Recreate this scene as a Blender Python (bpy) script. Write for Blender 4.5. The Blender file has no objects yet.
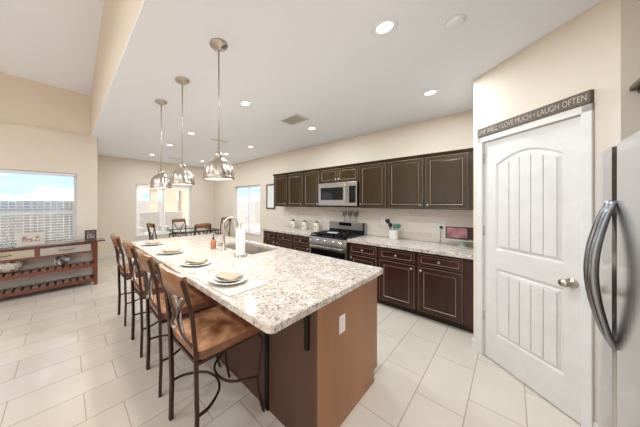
import bpy, bmesh, math, random
from mathutils import Vector, Matrix
random.seed(7)
PI = math.pi
sc = bpy.context.scene
col = sc.collection

# ------------------------------------------------------------------ camera
H_CAM = 1.455
cd = bpy.data.cameras.new('camera'); cam = bpy.data.objects.new('camera', cd); col.objects.link(cam)
cam.location = (0, 0, H_CAM)
cam.rotation_euler = (PI/2, 0, -math.atan2(.668, .744))
cd.sensor_width = 36; cd.lens = 36*221.7/640
cd.shift_x = 56/640; cd.shift_y = -11/640
cd.clip_start = .02; cd.clip_end = 200
sc.camera = cam

# ------------------------------------------------------------------ exposure
vs = sc.view_settings
vs.view_transform = 'Standard'; vs.look = 'None'; vs.exposure = -0.05; vs.gamma = 1.0; vs.use_curve_mapping = False

# ------------------------------------------------------------------ sky
w = bpy.data.worlds.new('sky'); sc.world = w; w.use_nodes = True
nt = w.node_tree; nt.nodes.clear()
out = nt.nodes.new('ShaderNodeOutputWorld'); bg = nt.nodes.new('ShaderNodeBackground')
tc = nt.nodes.new('ShaderNodeTexCoord'); mp = nt.nodes.new('ShaderNodeMapping'); mp.inputs['Scale'].default_value = (1, 1, 3.2)
nz = nt.nodes.new('ShaderNodeTexNoise'); nz.inputs['Scale'].default_value = 2.6; nz.inputs['Detail'].default_value = 6
cr = nt.nodes.new('ShaderNodeValToRGB')
cr.color_ramp.elements[0].position = .42; cr.color_ramp.elements[0].color = (.42, .60, .90, 1)
cr.color_ramp.elements[1].position = .54; cr.color_ramp.elements[1].color = (1.0, 1.0, 1.0, 1)
nt.links.new(tc.outputs['Generated'], mp.inputs[0]); nt.links.new(mp.outputs[0], nz.inputs['Vector'])
nt.links.new(nz.outputs['Fac'], cr.inputs[0]); nt.links.new(cr.outputs[0], bg.inputs[0]); nt.links.new(bg.outputs[0], out.inputs[0])
bg.inputs[1].default_value = 2.1

def light(name, kind, loc, energy, color=(1, 1, 1), **k):
    d = bpy.data.lights.new(name, kind); d.energy = energy; d.color = color
    for a, v in k.items():
        if a not in ('rot', 'portal'): setattr(d, a, v)
    if k.get('portal'): d.cycles.is_portal = True
    o = bpy.data.objects.new(name, d); col.objects.link(o); o.location = loc
    if 'rot' in k: o.rotation_euler = k['rot']
    return o
SUN = light('sun', 'SUN', (0, 0, 10), 6, (1, .96, .9), angle=.02)
SUN.rotation_euler = Vector((.25, .45, -1.3)).to_track_quat('-Z', 'Y').to_euler()
# daylight portals in the window openings (guide the sky light only)
light('window_portal', 'AREA', (-4.95, 1.6, 1.4), 1, shape='RECTANGLE', size=2.2, size_y=4.2, rot=(0, -PI/2, 0), portal=True)
light('window_portal', 'AREA', (-2, -2.95, 1.2), 1, shape='RECTANGLE', size=4, size_y=2.3, rot=(PI/2, 0, 0), portal=True)
CAN_W = 17.8
ROOM_FILL = [(-1.5, -1.5), (-1.5, 1.2), (-1.5, 2.6), (-3.6, -1.5), (-3.6, 1.2), (-3.6, 2.6)]  # positions of unseen fill lamps added over the living side

# ------------------------------------------------------------------ materials
def lin(c): return tuple(((v/255)/12.92 if v/255 <= .04045 else ((v/255+.055)/1.055)**2.4) for v in c)
MATS = {}
def mat(name, rgb=(200, 200, 200), rough=.5, metal=0, spec=.5, noise=None, bump=None, emit=None, coat=0, trans=0, aniso=0):
    m = bpy.data.materials.new(name); m.use_nodes = True; n = m.node_tree; b = n.nodes['Principled BSDF']
    c = lin(rgb) + (1,)
    b.inputs['Base Color'].default_value = c; b.inputs['Roughness'].default_value = rough
    b.inputs['Metallic'].default_value = metal; b.inputs['Specular IOR Level'].default_value = spec
    b.inputs['Coat Weight'].default_value = coat; b.inputs['Transmission Weight'].default_value = trans
    if emit: b.inputs['Emission Color'].default_value = lin(emit[0]) + (1,); b.inputs['Emission Strength'].default_value = emit[1]
    t = n.nodes.new('ShaderNodeTexCoord')
    # noise = (scale, other rgb, stretch xyz, contrast)
    s, rgb2, st, con = noise or (9.0, tuple(int(v*.965) for v in rgb), (1, 1, 1), .2)
    mp_ = n.nodes.new('ShaderNodeMapping'); mp_.inputs['Scale'].default_value = st
    z = n.nodes.new('ShaderNodeTexNoise'); z.inputs['Scale'].default_value = s; z.inputs['Detail'].default_value = 4
    r = n.nodes.new('ShaderNodeValToRGB')
    r.color_ramp.elements[0].position = .5-con; r.color_ramp.elements[1].position = .5+con
    r.color_ramp.elements[0].color = c; r.color_ramp.elements[1].color = lin(rgb2) + (1,)
    n.links.new(t.outputs['Object'], mp_.inputs[0]); n.links.new(mp_.outputs[0], z.inputs['Vector'])
    n.links.new(z.outputs['Fac'], r.inputs[0]); n.links.new(r.outputs[0], b.inputs['Base Color'])
    if bump:
        z2 = n.nodes.new('ShaderNodeTexNoise'); z2.inputs['Scale'].default_value = bump[0]; z2.inputs['Detail'].default_value = 3
        bp = n.nodes.new('ShaderNodeBump'); bp.inputs['Strength'].default_value = bump[1]; bp.inputs['Distance'].default_value = .01
        n.links.new(mp_.outputs[0], z2.inputs['Vector']); n.links.new(z2.outputs['Fac'], bp.inputs['Height']); n.links.new(bp.outputs[0], b.inputs['Normal'])
    MATS[name] = m; return m
WALL = mat('wall_paint', (229, 215, 198), .85, spec=.2, noise=(1, (229, 215, 198), (1, 1, 1), .3), bump=(60, .06))
CEIL = mat('ceiling_paint', (244, 247, 254), .7, spec=.3, noise=(1, (244, 247, 254), (1, 1, 1), .3), bump=(50, .05))
TRIM = mat('white_trim_paint', (230, 225, 220), .4, spec=.4)
DOORP = mat('white_door_paint', (227, 221, 216), .35, spec=.4)
CAB = mat('espresso_cabinet_wood', (72, 41, 32), .25, spec=.35, noise=(7, (48, 24, 18), (1, 1, .12), .25))
CABU = mat('espresso_upper_cabinet_wood', (62, 46, 22), .2, spec=.35, noise=(7, (48, 34, 16), (1, 1, .12), .25))
EDGEHL = mat('painted_edge_highlight', (140, 118, 104), .35, spec=.6)  # bevel reflections on the panel edges, painted as a lighter colour
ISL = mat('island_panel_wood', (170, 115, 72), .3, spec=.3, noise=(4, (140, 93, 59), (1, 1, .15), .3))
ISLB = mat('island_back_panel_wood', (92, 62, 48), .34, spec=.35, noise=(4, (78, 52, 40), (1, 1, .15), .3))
KICK = mat('dark_toe_kick', (40, 24, 19), .6)
STEEL = mat('stainless_steel', (190, 188, 184), .28, metal=1, noise=(30, (178, 176, 172), (1, 1, 20), .3))
FSTEEL = mat('fridge_stainless', (205, 203, 200), .17, metal=1, noise=(30, (198, 196, 193), (20, 1, 1), .3))
NICKEL = mat('brushed_nickel', (205, 196, 184), .3, metal=1, noise=(40, (180, 170, 158), (1, 1, .2), .3))
SINKM = mat('satin_sink_steel', (196, 186, 176), .35, metal=.6)
HSTEEL = mat('handle_steel', (150, 153, 158), .18, metal=1)
CHROME = mat('polished_chrome', (215, 215, 215), .12, metal=1)
BLACK = mat('black_enamel', (22, 21, 22), .3)
GLASSBLK = mat('black_glass', (16, 15, 16), .08, spec=.35)
IRON = mat('bronze_iron', (58, 40, 34), .38, metal=.55, noise=(30, (76, 50, 40), (1, 1, 1), .3))
PEWTER = mat('antique_pewter', (212, 200, 190), .32, metal=.85, noise=(40, (140, 122, 112), (1, 1, 1), .3))
HONEY = mat('honey_wood', (172, 114, 62), .35, noise=(7, (106, 62, 32), (1, .2, 1), .3), coat=.2)
HIDE = mat('brown_hide', (222, 166, 122), .5, noise=(8, (146, 90, 60), (1, 1, 1), .12), bump=(40, .3))
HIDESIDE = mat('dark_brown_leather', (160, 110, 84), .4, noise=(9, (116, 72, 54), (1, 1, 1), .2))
BLACKM = mat('black_metal', (26, 22, 22), .35, metal=.5)
CANV = mat('placemat_cloth', (216, 209, 194), .9, noise=(120, (200, 191, 174), (1, 1, 1), .2))
CHINA = mat('white_china', (236, 234, 228), .12, coat=.4)
CHINAG = mat('grey_rim_china', (216, 217, 210), .15, coat=.4)
NAPK = mat('tan_napkin', (212, 176, 152), .9, noise=(22, (184, 142, 118), (1, 1, 1), .2))
REDW = mat('reddish_console_wood', (128, 66, 42), .35, noise=(5, (100, 48, 30), (.2, 1, 1), .3), coat=.2)
DRWR = mat('limed_drawer_wood', (196, 180, 150), .5, noise=(6, (172, 154, 124), (.15, 1, 1), .3))
DRWG = mat('grey_drawer_wood', (186, 176, 164), .5, noise=(6, (166, 154, 142), (.15, 1, 1), .3))
TOPC = mat('console_top_wood', (104, 62, 44), .12, noise=(4, (84, 48, 34), (.2, 1, 1), .3), coat=.7)
DARKF = mat('dark_frame_wood', (72, 52, 42), .4)
PAPER = mat('white_paper', (240, 238, 234), .9)
ROPE = mat('white_rope', (222, 212, 198), .9, noise=(60, (190, 176, 158), (1, 1, 1), .2), bump=(60, .5))
AMBER = mat('amber_soap', (196, 128, 82), .15, trans=.2)
PLASTW = mat('white_plastic', (240, 238, 234), .35)
TEAL = mat('teal_silicone', (76, 150, 128), .45)
MINT = mat('mint_ceramic', (188, 208, 196), .15, coat=.4)
CREAM = mat('cream_ceramic', (236, 226, 204), .25, coat=.3)
PINK = mat('pink_screen_picture', (178, 116, 122), .2, noise=(9, (96, 58, 68), (1, 1, 1), .2), emit=((170, 110, 115), .08))
SIGN = mat('grey_brown_sign_wood', (104, 86, 72), .6, noise=(10, (88, 72, 60), (1, 1, 3), .3))
LETTER = mat('cream_lettering', (200, 186, 160), .6)
FENCE = mat('grey_fence_wood', (206, 200, 196), .9, noise=(3, (180, 173, 168), (4, 4, .3), .3))
STUCCO = mat('tan_stucco', (232, 214, 192), .9, bump=(80, .2))
PATIO = mat('patio_concrete', (206, 200, 190), .9)
GRAVEL = mat('yard_gravel', (200, 186, 168), .95, noise=(14, (168, 154, 138), (1, 1, 1), .2))
WICK = mat('grey_wicker', (180, 172, 164), .8, noise=(60, (180, 172, 164), (1, 1, 1), .2))
VINYL = mat('white_vinyl', (244, 243, 242), .35)
BLIND = mat('white_blind_slat', (238, 238, 238), .5)
LEAF = mat('dry_shrub', (120, 118, 96), .9)
BRASS = mat('satin_brass', (190, 160, 118), .25, metal=1)
LAMPON = mat('lit_lamp_lens', (255, 250, 240), .4, emit=((255, 246, 232), 5.0))
PENDLIT = mat('lit_pendant_diffuser', (255, 250, 240), .4, emit=((255, 240, 215), 2.2))
VENTD = mat('dark_vent_gap', (120, 118, 116), .7)
INTSH = mat('white_shade_lining', (236, 232, 224), .5)

def glass(name, tint=(.96, .98, .98), transp=.9):
    m = bpy.data.materials.new(name); m.use_nodes = True; n = m.node_tree; n.nodes.clear()
    o = n.nodes.new('ShaderNodeOutputMaterial'); mx = n.nodes.new('ShaderNodeMixShader'); g = n.nodes.new('ShaderNodeBsdfGlossy')
    t = n.nodes.new('ShaderNodeBsdfTransparent'); f = n.nodes.new('ShaderNodeValue'); f.outputs[0].default_value = .06
    g.inputs['Roughness'].default_value = .02; t.inputs[0].default_value = tint + (1,)
    n.links.new(f.outputs[0], mx.inputs[0]); n.links.new(t.outputs[0], mx.inputs[1]); n.links.new(g.outputs[0], mx.inputs[2]); n.links.new(mx.outputs[0], o.inputs[0])
    return m
GLASS = glass('window_glass'); GLASST = glass('table_glass', (.94, .96, .96))

def granite():
    m = bpy.data.materials.new('speckled_granite'); m.use_nodes = True; n = m.node_tree; b = n.nodes['Principled BSDF']
    b.inputs['Roughness'].default_value = .13; b.inputs['Specular IOR Level'].default_value = .6
    t = n.nodes.new('ShaderNodeTexCoord')
    def noi(s, d, p0, p1, c0, c1):
        z = n.nodes.new('ShaderNodeTexNoise'); z.inputs['Scale'].default_value = s; z.inputs['Detail'].default_value = d; z.inputs['Roughness'].default_value = .65
        r = n.nodes.new('ShaderNodeValToRGB'); r.color_ramp.elements[0].position = p0; r.color_ramp.elements[1].position = p1
        r.color_ramp.elements[0].color = (c0,)*3+(1,); r.color_ramp.elements[1].color = (c1,)*3+(1,)
        n.links.new(t.outputs['Object'], z.inputs['Vector']); n.links.new(z.outputs['Fac'], r.inputs[0]); return r.outputs[0]
    def mix(fac, a, bb):
        x = n.nodes.new('ShaderNodeMix'); x.data_type = 'RGBA'; n.links.new(fac, x.inputs[0])
        for i, v in ((6, a), (7, bb)):
            if isinstance(v, tuple): x.inputs[i].default_value = lin(v)+(1,)
            else: n.links.new(v, x.inputs[i])
        return x.outputs[2]
    c = mix(noi(16, 5, .38, .60, 0, 1), (222, 211, 199), (196, 180, 164))
    c = mix(noi(48, 4, .54, .62, 0, 1), c, (150, 130, 118))
    c = mix(noi(90, 3, .59, .66, 0, 1), c, (84, 70, 66))
    c = mix(noi(60, 2, .62, .68, 0, 1), c, (232, 226, 218))
    n.links.new(c, b.inputs['Base Color']); return m
GRAN = granite()

def brickmat(name, c1, c2, mortar, w_, h_, ms, off, rough, loc=(0, 0, 0), rot=None, swap=None, bump=.15, mottled=None):
    m = bpy.data.materials.new(name); m.use_nodes = True; n = m.node_tree; b = n.nodes['Principled BSDF']
    b.inputs['Roughness'].default_value = rough
    t = n.nodes.new('ShaderNodeTexCoord'); g = n.nodes.new('ShaderNodeNewGeometry')
    sx = n.nodes.new('ShaderNodeSeparateXYZ'); cx = n.nodes.new('ShaderNodeCombineXYZ'); n.links.new(g.outputs['Position'], sx.inputs[0])
    a, bb = swap or ('X', 'Y')
    n.links.new(sx.outputs[a], cx.inputs['X']); n.links.new(sx.outputs[bb], cx.inputs['Y'])
    mp_ = n.nodes.new('ShaderNodeMapping'); mp_.inputs['Location'].default_value = loc; n.links.new(cx.outputs[0], mp_.inputs[0])
    k = n.nodes.new('ShaderNodeTexBrick'); k.offset = off; k.offset_frequency = 2; k.squash = 1
    k.inputs['Color1'].default_value = lin(c1)+(1,); k.inputs['Color2'].default_value = lin(c2)+(1,); k.inputs['Mortar'].default_value = lin(mortar)+(1,)
    k.inputs['Scale'].default_value = 1; k.inputs['Mortar Size'].default_value = ms; k.inputs['Mortar Smooth'].default_value = .1
    k.inputs['Brick Width'].default_value = w_; k.inputs['Row Height'].default_value = h_; k.inputs['Bias'].default_value = 0
    n.links.new(mp_.outputs[0], k.inputs['Vector'])
    z = n.nodes.new('ShaderNodeTexNoise'); z.inputs['Scale'].default_value = 3.5; z.inputs['Detail'].default_value = 6
    n.links.new(g.outputs['Position'], z.inputs['Vector'])
    mm = n.nodes.new('ShaderNodeMix'); mm.data_type = 'RGBA'; mm.blend_type = 'MULTIPLY'; mm.inputs[0].default_value = .5
    rr = n.nodes.new('ShaderNodeValToRGB'); rr.color_ramp.elements[0].position = .35; rr.color_ramp.elements[1].position = .65
    rr.color_ramp.elements[0].color = (.91, .90, .885, 1); rr.color_ramp.elements[1].color = (1, 1, 1, 1)
    n.links.new(z.outputs['Fac'], rr.inputs[0]); n.links.new(k.outputs['Color'], mm.inputs[6]); n.links.new(rr.outputs[0], mm.inputs[7])
    n.links.new(mm.outputs[2], b.inputs['Base Color'])
    bp = n.nodes.new('ShaderNodeBump'); bp.invert = True; bp.inputs['Strength'].default_value = bump; bp.inputs['Distance'].default_value = .003
    n.links.new(k.outputs['Fac'], bp.inputs['Height']); n.links.new(bp.outputs[0], b.inputs['Normal'])
    return m
FLOOR = brickmat('floor_tile', (217, 203, 188), (212, 197, 181), (180, 164, 148), .633, .281, .0038, .338, .13, loc=(-.321, -.21, 0))
SPLASH = brickmat('backsplash_tile', (240, 228, 214), (226, 212, 198), (240, 234, 226), .305, .0775, .0025, .5, .25, swap=('Y', 'Z'))
COURSE = brickmat('block_wall', (196, 182, 166), (186, 172, 158), (160, 148, 136), .4, .2, .01, .5, .9, swap=('X', 'Z'))

# ------------------------------------------------------------------ mesh builder
ORG = {}
class MB:
    def __init__(s): s.bm = bmesh.new()
    def face(s, vs, mi=0, smooth=False):
        f = s.bm.faces.new(vs); f.material_index = mi; f.smooth = smooth; return f
    def box(s, a, b, mi=0, M=None, bev=0):
        x0, y0, z0 = (min(a[i], b[i]) for i in range(3)); x1, y1, z1 = (max(a[i], b[i]) for i in range(3))
        v = [s.bm.verts.new(p) for p in ((x0,y0,z0),(x1,y0,z0),(x1,y1,z0),(x0,y1,z0),(x0,y0,z1),(x1,y0,z1),(x1,y1,z1),(x0,y1,z1))]
        fs = [s.face([v[i] for i in q], mi) for q in ((0,3,2,1),(4,5,6,7),(0,1,5,4),(1,2,6,5),(2,3,7,6),(3,0,4,7))]
        allv = v
        if bev:
            es = list({e for f in fs for e in f.edges})
            r = bmesh.ops.bevel(s.bm, geom=es, offset=bev, segments=2, affect='EDGES', profile=.5)
            allv = list({q for f in r['faces'] for q in f.verts} | {q for f in fs if f.is_valid for q in f.verts})
            for f in r['faces']: f.material_index = mi
        if M is not None:
            for q in allv: q.co = M @ q.co
        return s
    def prism(s, pts, z0, z1, mi=0, M=None, smooth=False):      # polygon in xy
        a = [s.bm.verts.new((p[0], p[1], z0)) for p in pts]; b = [s.bm.verts.new((p[0], p[1], z1)) for p in pts]
        n = len(pts); s.face(a[::-1], mi); s.face(b, mi)
        for i in range(n): s.face([a[i], a[(i+1)%n], b[(i+1)%n], b[i]], mi, smooth)
        if M is not None:
            for q in a+b: q.co = M @ q.co
        return s
    def lathe(s, prof, c=(0,0,0), seg=24, mi=0, M=None, fn=None, cap0=False, cap1=False, smooth=True):
        rings = []
        for r, z in prof:
            rg = []
            for i in range(seg):
                t = 2*PI*i/seg; rr = r*(fn(t, r, z) if fn else 1)
                rg.append(s.bm.verts.new((c[0]+rr*math.cos(t), c[1]+rr*math.sin(t), c[2]+z)))
            rings.append(rg)
        for a, b in zip(rings, rings[1:]):
            for i in range(seg): s.face([a[i], a[(i+1)%seg], b[(i+1)%seg], b[i]], mi, smooth)
        if cap0: s.face(rings[0][::-1], mi)
        if cap1: s.face(rings[-1], mi)
        if M is not None:
            for rg in rings:
                for q in rg: q.co = M @ q.co
        return s
    def tube(s, pts, r=.01, seg=8, mi=0, closed=False, flat=None, smooth=True, up=(0,0,1)):
        pts = [Vector(p) for p in pts]; n = len(pts); rings = []
        rs = r if isinstance(r, (list, tuple)) else [r]*n
        U = Vector(up); prev = None
        for i, p in enumerate(pts):
            if closed: d = pts[(i+1)%n]-pts[i-1]
            else: d = pts[min(i+1, n-1)]-pts[max(i-1, 0)]
            d.normalize()
            if prev is None:
                a = d.cross(U)
                if a.length < 1e-3: a = d.cross(Vector((1, 0, 0)))
            else:
                a = prev - d*prev.dot(d)
                if a.length < 1e-4: a = d.cross(U)
            a.normalize(); b = d.cross(a); prev = a
            fa, fb = flat or (1, 1)
            off = PI/seg if seg == 4 else 0
            k = math.sqrt(2) if seg == 4 else 1
            rings.append([s.bm.verts.new(p + a*(rs[i]*fa*k*math.cos(2*PI*j/seg+off)) + b*(rs[i]*fb*k*math.sin(2*PI*j/seg+off))) for j in range(seg)])
        sm = smooth and seg > 4
        m = n if closed else n-1
        for i in range(m):
            A, B = rings[i], rings[(i+1)%n]
            for j in range(seg): s.face([A[j], A[(j+1)%seg], B[(j+1)%seg], B[j]], mi, sm)
        if not closed: s.face(rings[0][::-1], mi); s.face(rings[-1], mi)
        return s
    def build(s, name, mats, parent=None):
        bmesh.ops.recalc_face_normals(s.bm, faces=s.bm.faces)
        me = bpy.data.meshes.new(name)
        if parent is not None:
            o_ = ORG.get(parent.name, Vector((0, 0, 0)))
            for v in s.bm.verts: v.co -= o_
        s.bm.to_mesh(me); s.bm.free()
        for m in (mats if isinstance(mats, (list, tuple)) else [mats]): me.materials.append(m)
        o = bpy.data.objects.new(name, me); col.objects.link(o)
        if parent is not None: o.parent = parent; ORG[o.name] = ORG.get(parent.name, Vector((0, 0, 0)))
        return o
def tag(o, label, cat, group=None):
    o['label'] = label; o['category'] = cat
    if group: o['group'] = group
    return o
def thing(name, label, cat, loc=(0,0,0), group=None, rz=0):
    o = bpy.data.objects.new(name, None); col.objects.link(o); o.location = loc; o.rotation_euler = (0, 0, rz); o.empty_display_size = .05
    ORG[o.name] = Vector(loc)
    return tag(o, label, cat, group)
def local_thing(*a, **k):
    o = thing(*a, **k); ORG[o.name] = Vector((0, 0, 0)); return o
def struct(o): o['kind'] = 'structure'; return o
def solo(mb, name, m, label, cat, group=None):        # a thing that is one mesh, origin moved to its base
    vs_ = [v.co.copy() for v in mb.bm.verts]
    c = Vector(((min(v.x for v in vs_)+max(v.x for v in vs_))/2, (min(v.y for v in vs_)+max(v.y for v in vs_))/2, min(v.z for v in vs_)))
    for v in mb.bm.verts: v.co -= c
    o = mb.build(name, m); o.location = c
    return tag(o, label, cat, group)
def dup(root, loc, rz=None, label=None):
    r = root.copy(); col.objects.link(r); r.location = loc
    if rz is not None: r.rotation_euler = (0, 0, rz)
    if label: r['label'] = label
    for ch in list(root.children):
        c = ch.copy(); col.objects.link(c); c.parent = r
        for g in list(ch.children):
            d = g.copy(); col.objects.link(d); d.parent = c
    return r
def arc(cx, cy, r, a0, a1, n): return [(cx+r*math.cos(a0+(a1-a0)*i/n), cy+r*math.sin(a0+(a1-a0)*i/n)) for i in range(n+1)]
def spline(pts, n=6):
    P = [Vector(p) for p in pts]; P = [P[0]*2-P[1]] + P + [P[-1]*2-P[-2]]; o = []
    for i in range(1, len(P)-2):
        for k in range(n):
            t = k/n; a, b, c, d = P[i-1:i+3]
            o.append(.5*((2*b)+(c-a)*t+(2*a-5*b+4*c-d)*t*t+(3*b-a-3*c+d)*t**3))
    o.append(P[-2]); return o

# ================================================================== SETTING
H = 2.68
def wall_open(name, axis, c, th, a0, a1, z0, z1, holes, m=WALL):
    """wall whose inner face lies at axis=c, thickness th outward; holes = [(a0,a1,z0,z1)]"""
    mb = MB()
    cuts = sorted({a0, a1, *[h[0] for h in holes], *[h[1] for h in holes]})
    def b(p0, p1, q0, q1):
        if axis == 'X': mb.box((c, p0, q0), (c+th, p1, q1))
        else: mb.box((p0, c, q0), (p1, c+th, q1))
    for p0, p1 in zip(cuts, cuts[1:]):
        hs = [h for h in holes if h[0] <= p0+1e-6 and h[1] >= p1-1e-6]
        if not hs: b(p0, p1, z0, z1)
        else:
            h = hs[0]
            if h[2] > z0: b(p0, p1, z0, h[2])
            if h[3] < z1: b(p0, p1, h[3], z1)
    return struct(mb.build(name, m))
YL = 5.22; YD = 7.1; XK = 4.0
struct(MB().box((-5.15, -3.15, -.1), (4.15, YD+.15, 0)).build('floor', FLOOR))
struct(MB().box((.36, -3.15, H), (4.15, YD+.15, H+.015)).build('ceiling_kitchen', CEIL))
struct(MB().box((.36, -3.0, H+.0155), (.42, YL+.1, 4.9)).build('wall_soffit', WALL))
mb = MB()      # vaulted ceiling over the living side, rising towards the camera
yv = [(YL+.2, 3.48-.05), (1.0, 4.55), (-3.15, 3.6)]
for (ya, za), (yb, zb) in zip(yv, yv[1:]):
    q = [(-5.15, ya, za), (.36, ya, za), (.36, yb, zb), (-5.15, yb, zb)]
    lo = [mb.bm.verts.new(p) for p in q]; hi = [mb.bm.verts.new((p[0], p[1], p[2]+.1)) for p in q]
    mb.face(lo[::-1]); mb.face(hi)
    for i in range(4): mb.face([lo[i], lo[(i+1)%4], hi[(i+1)%4], hi[i]])
struct(mb.build('ceiling_living', CEIL))
LW = (-1.75, .165, .70, 1.97)     # living window opening
wall_open('wall_living', 'Y', YL, .15, -5.0, .40, 0, H, [LW])
# rounded corner at the end of the living wall
mb = MB(); pts = [(.40, YL+.15), (.40, YL)] + arc(.43, YL+.03, .03, -PI/2, 0, 5) + [(.46, YD+.1), (.40, YD+.1)]
mb.prism(pts, 0, H); struct(mb.build('wall_corner', WALL))
struct(MB().box((-5.0, YL+.05, H), (.36, YL+.15, 3.6)).build('wall_upper', WALL))
DW = (1.50, 3.13, .50, 1.985)
wall_open('wall_dining', 'Y', YD, .15, .46, XK+.15, 0, H, [DW])
KW = (4.62, 5.88, .58, 1.955)
wall_open('wall_kitchen', 'X', XK, .15, .251, YD, 0, H, [KW])
wall_open('wall_left', 'X', -5.0, -.15, -3.0, YL+.1, 0, 4.7, [(-.5, 3.7, .3, 2.5)])
wall_open('wall_back', 'Y', -3.0, -.15, -5.0, .95, 0, 4.2, [(-4, 0, .0, 2.3)])
struct(MB().box((.85, -3.0, 0), (.95, -1.25, H)).build('wall_hall', WALL))
struct(MB().box((.85, -1.25, 0), (2.47, -1.15, H)).build('wall_fridge', WALL))
struct(MB().box((2.37, -1.15, 0), (2.47, -.52, H)).build('wall_alcove', WALL))
# pantry: diagonal wall from C running along u, seen face normal n
C = Vector((3.04, .25, 0)); u = Vector((-.70711, -.70711, 0)); n_ = Vector((-.70711, .70711, 0))
MD = Matrix(((u.x, -n_.x, 0, C.x), (u.y, -n_.y, 0, C.y), (0, 0, 1, 0), (0, 0, 0, 1)))   # local x along wall, y into wall, z up
# C,u : (s, depth, z)
DS0, DS1, DZ = .112, .788, 2.02
L_ = .948
mb = MB()
mb.box((0, 0, 0), (DS0-.012, .11, H), M=MD); mb.box((DS1+.012, 0, 0), (L_, .11, H), M=MD); mb.box((DS0-.012, 0, DZ+.012), (DS1+.012, .11, H), M=MD)
mb.prism([(C.x, C.y), (XK, .25), (XK, .15), (3.12, .15)], 0, H)
p = MD @ Vector((L_, 0, 0)); p2 = MD @ Vector((L_, .11, 0))
mb.prism([(p.x, p.y), (2.37, -.52), (2.47, -.52), (p2.x, p2.y)], 0, H)
struct(mb.build('wall_pantry', WALL))
# door
mb = MB()
T0 = .007                                                       # door face depth
bmv = mb.bm
def dv(s_, z_, y_): return MD @ Vector((s_, y_, z_))
def ring_panel(mb, outline, steps, groove_x=None):
    """outline pts (s,z) ccw, steps [(inset, depth)]; makes moulded rings, returns last outline"""
    def inset(pts, d):
        n = len(pts); o = []
        for i in range(n):
            a = Vector(pts[i-1]); b = Vector(pts[i]); c = Vector(pts[(i+1)%n])
            e1 = (b-a).normalized(); e2 = (c-b).normalized()
            n1 = Vector((-e1.y, e1.x)); n2 = Vector((-e2.y, e2.x)); m = (n1+n2); m = m/ max(.3, m.dot(n1)) if m.length > 1e-6 else n1
            o.append(tuple(b+m*d))
        return o
    cur = [(p[0], p[1], T0) for p in outline]; base = outline
    vcur = [mb.bm.verts.new(dv(a, b, c)) for a, b, c in cur]; first = vcur
    for ins, dep in steps:
        nxt = inset(base, ins); vn = [mb.bm.verts.new(dv(a, b, T0+dep)) for a, b in nxt]
        k = len(vn)
        for i in range(k): mb.face([vcur[i], vcur[(i+1)%k], vn[(i+1)%k], vn[i]])
        vcur = vn; last = nxt
    return first, vcur, last
S0, S1 = DS0+.105, DS1-.095
up = [(S0, 1.03), (S1, 1.03), (S1, 1.80)] + [(S1+(S0-S1)*i/12, 1.80+.085*math.sin(PI*i/12)) for i in range(1, 12)] + [(S0, 1.80)]
lo = [(S0, .26), (S1, .26), (S1, .865), (S0, .865)]
outer = [mb.bm.verts.new(dv(a, b, T0)) for a, b in ((DS0, .012), (DS1, .012), (DS1, DZ), (DS0, DZ))]
f_edges = []
def edges_of(vs_):
    out_ = []
    for i in range(len(vs_)):
        a, b = vs_[i], vs_[(i+1)%len(vs_)]; e = mb.bm.edges.get((a, b)) or mb.bm.edges.new((a, b)); out_.append(e)
    return out_
f_edges += edges_of(outer)
for ol in (up, lo):
    first, lastv, lo_ = ring_panel(mb, ol, [(.012, .010), (.024, .010), (.034, .003)])
    f_edges += edges_of(first)
    mb.face(lastv)
bmesh.ops.triangle_fill(mb.bm, use_beauty=True, edges=f_edges)
back = [mb.bm.verts.new(dv(a, b, T0+.036)) for a, b in ((DS0, .012), (DS1, .012), (DS1, DZ), (DS0, DZ))]
for i in range(4): mb.face([outer[i], outer[(i+1)%4], back[(i+1)%4], back[i]])
mb.face(back)
DOOR = struct(mb.build('door_1', DOORP))
gm = MB()      # vertical bead grooves: thin raised strips leave dark joints between boards
for (z0, z1f) in ((.30, lambda s_: .83), (1.07, lambda s_: 1.765+.075*math.sin(PI*(s_-S0)/(S1-S0)))):
    nb = 5; A = S0+.036; B = S1-.036
    for i in range(nb):
        a = A+(B-A)*i/nb+.004; b = A+(B-A)*(i+1)/nb-.004
        k = 4
        pts = [(a, z0), (b, z0)] + [(b+(a-b)*j/k, z1f(b+(a-b)*j/k)-.012) for j in range(k+1)]
        fr = [gm.bm.verts.new(dv(x, z, T0-.003)) for x, z in pts]; bk = [gm.bm.verts.new(dv(x, z, T0+.0035)) for x, z in pts]
        gm.face(fr); gm.face(bk[::-1])
        for j in range(len(pts)): gm.face([fr[j], fr[(j+1)%len(pts)], bk[(j+1)%len(pts)], bk[j]])
gm.build('panel_board', DOORP, DOOR)
# knob and hinges
mb = MB(); kc = MD @ Vector((.735, T0, .915))
Rk = Matrix.Translation(kc) @ Matrix(((u.x, 0, n_.x, 0), (u.y, 0, n_.y, 0), (0, 1, 0, 0), (0, 0, 0, 1)))
mb.lathe([(.0, 0), (.032, 0), (.032, .006), (.014, .010), (.011, .03), (.022, .038), (.028, .052), (.024, .064), (.0, .068)], M=Rk, seg=20)
mb.build('door_knob', NICKEL, DOOR)
for z in (.39, 1.19, 1.87):
    MB().tube([MD @ Vector((DS0-.004, .004, z-.045)), MD @ Vector((DS0-.004, .004, z+.045))], .007).build('hinge', NICKEL, DOOR)
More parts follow.
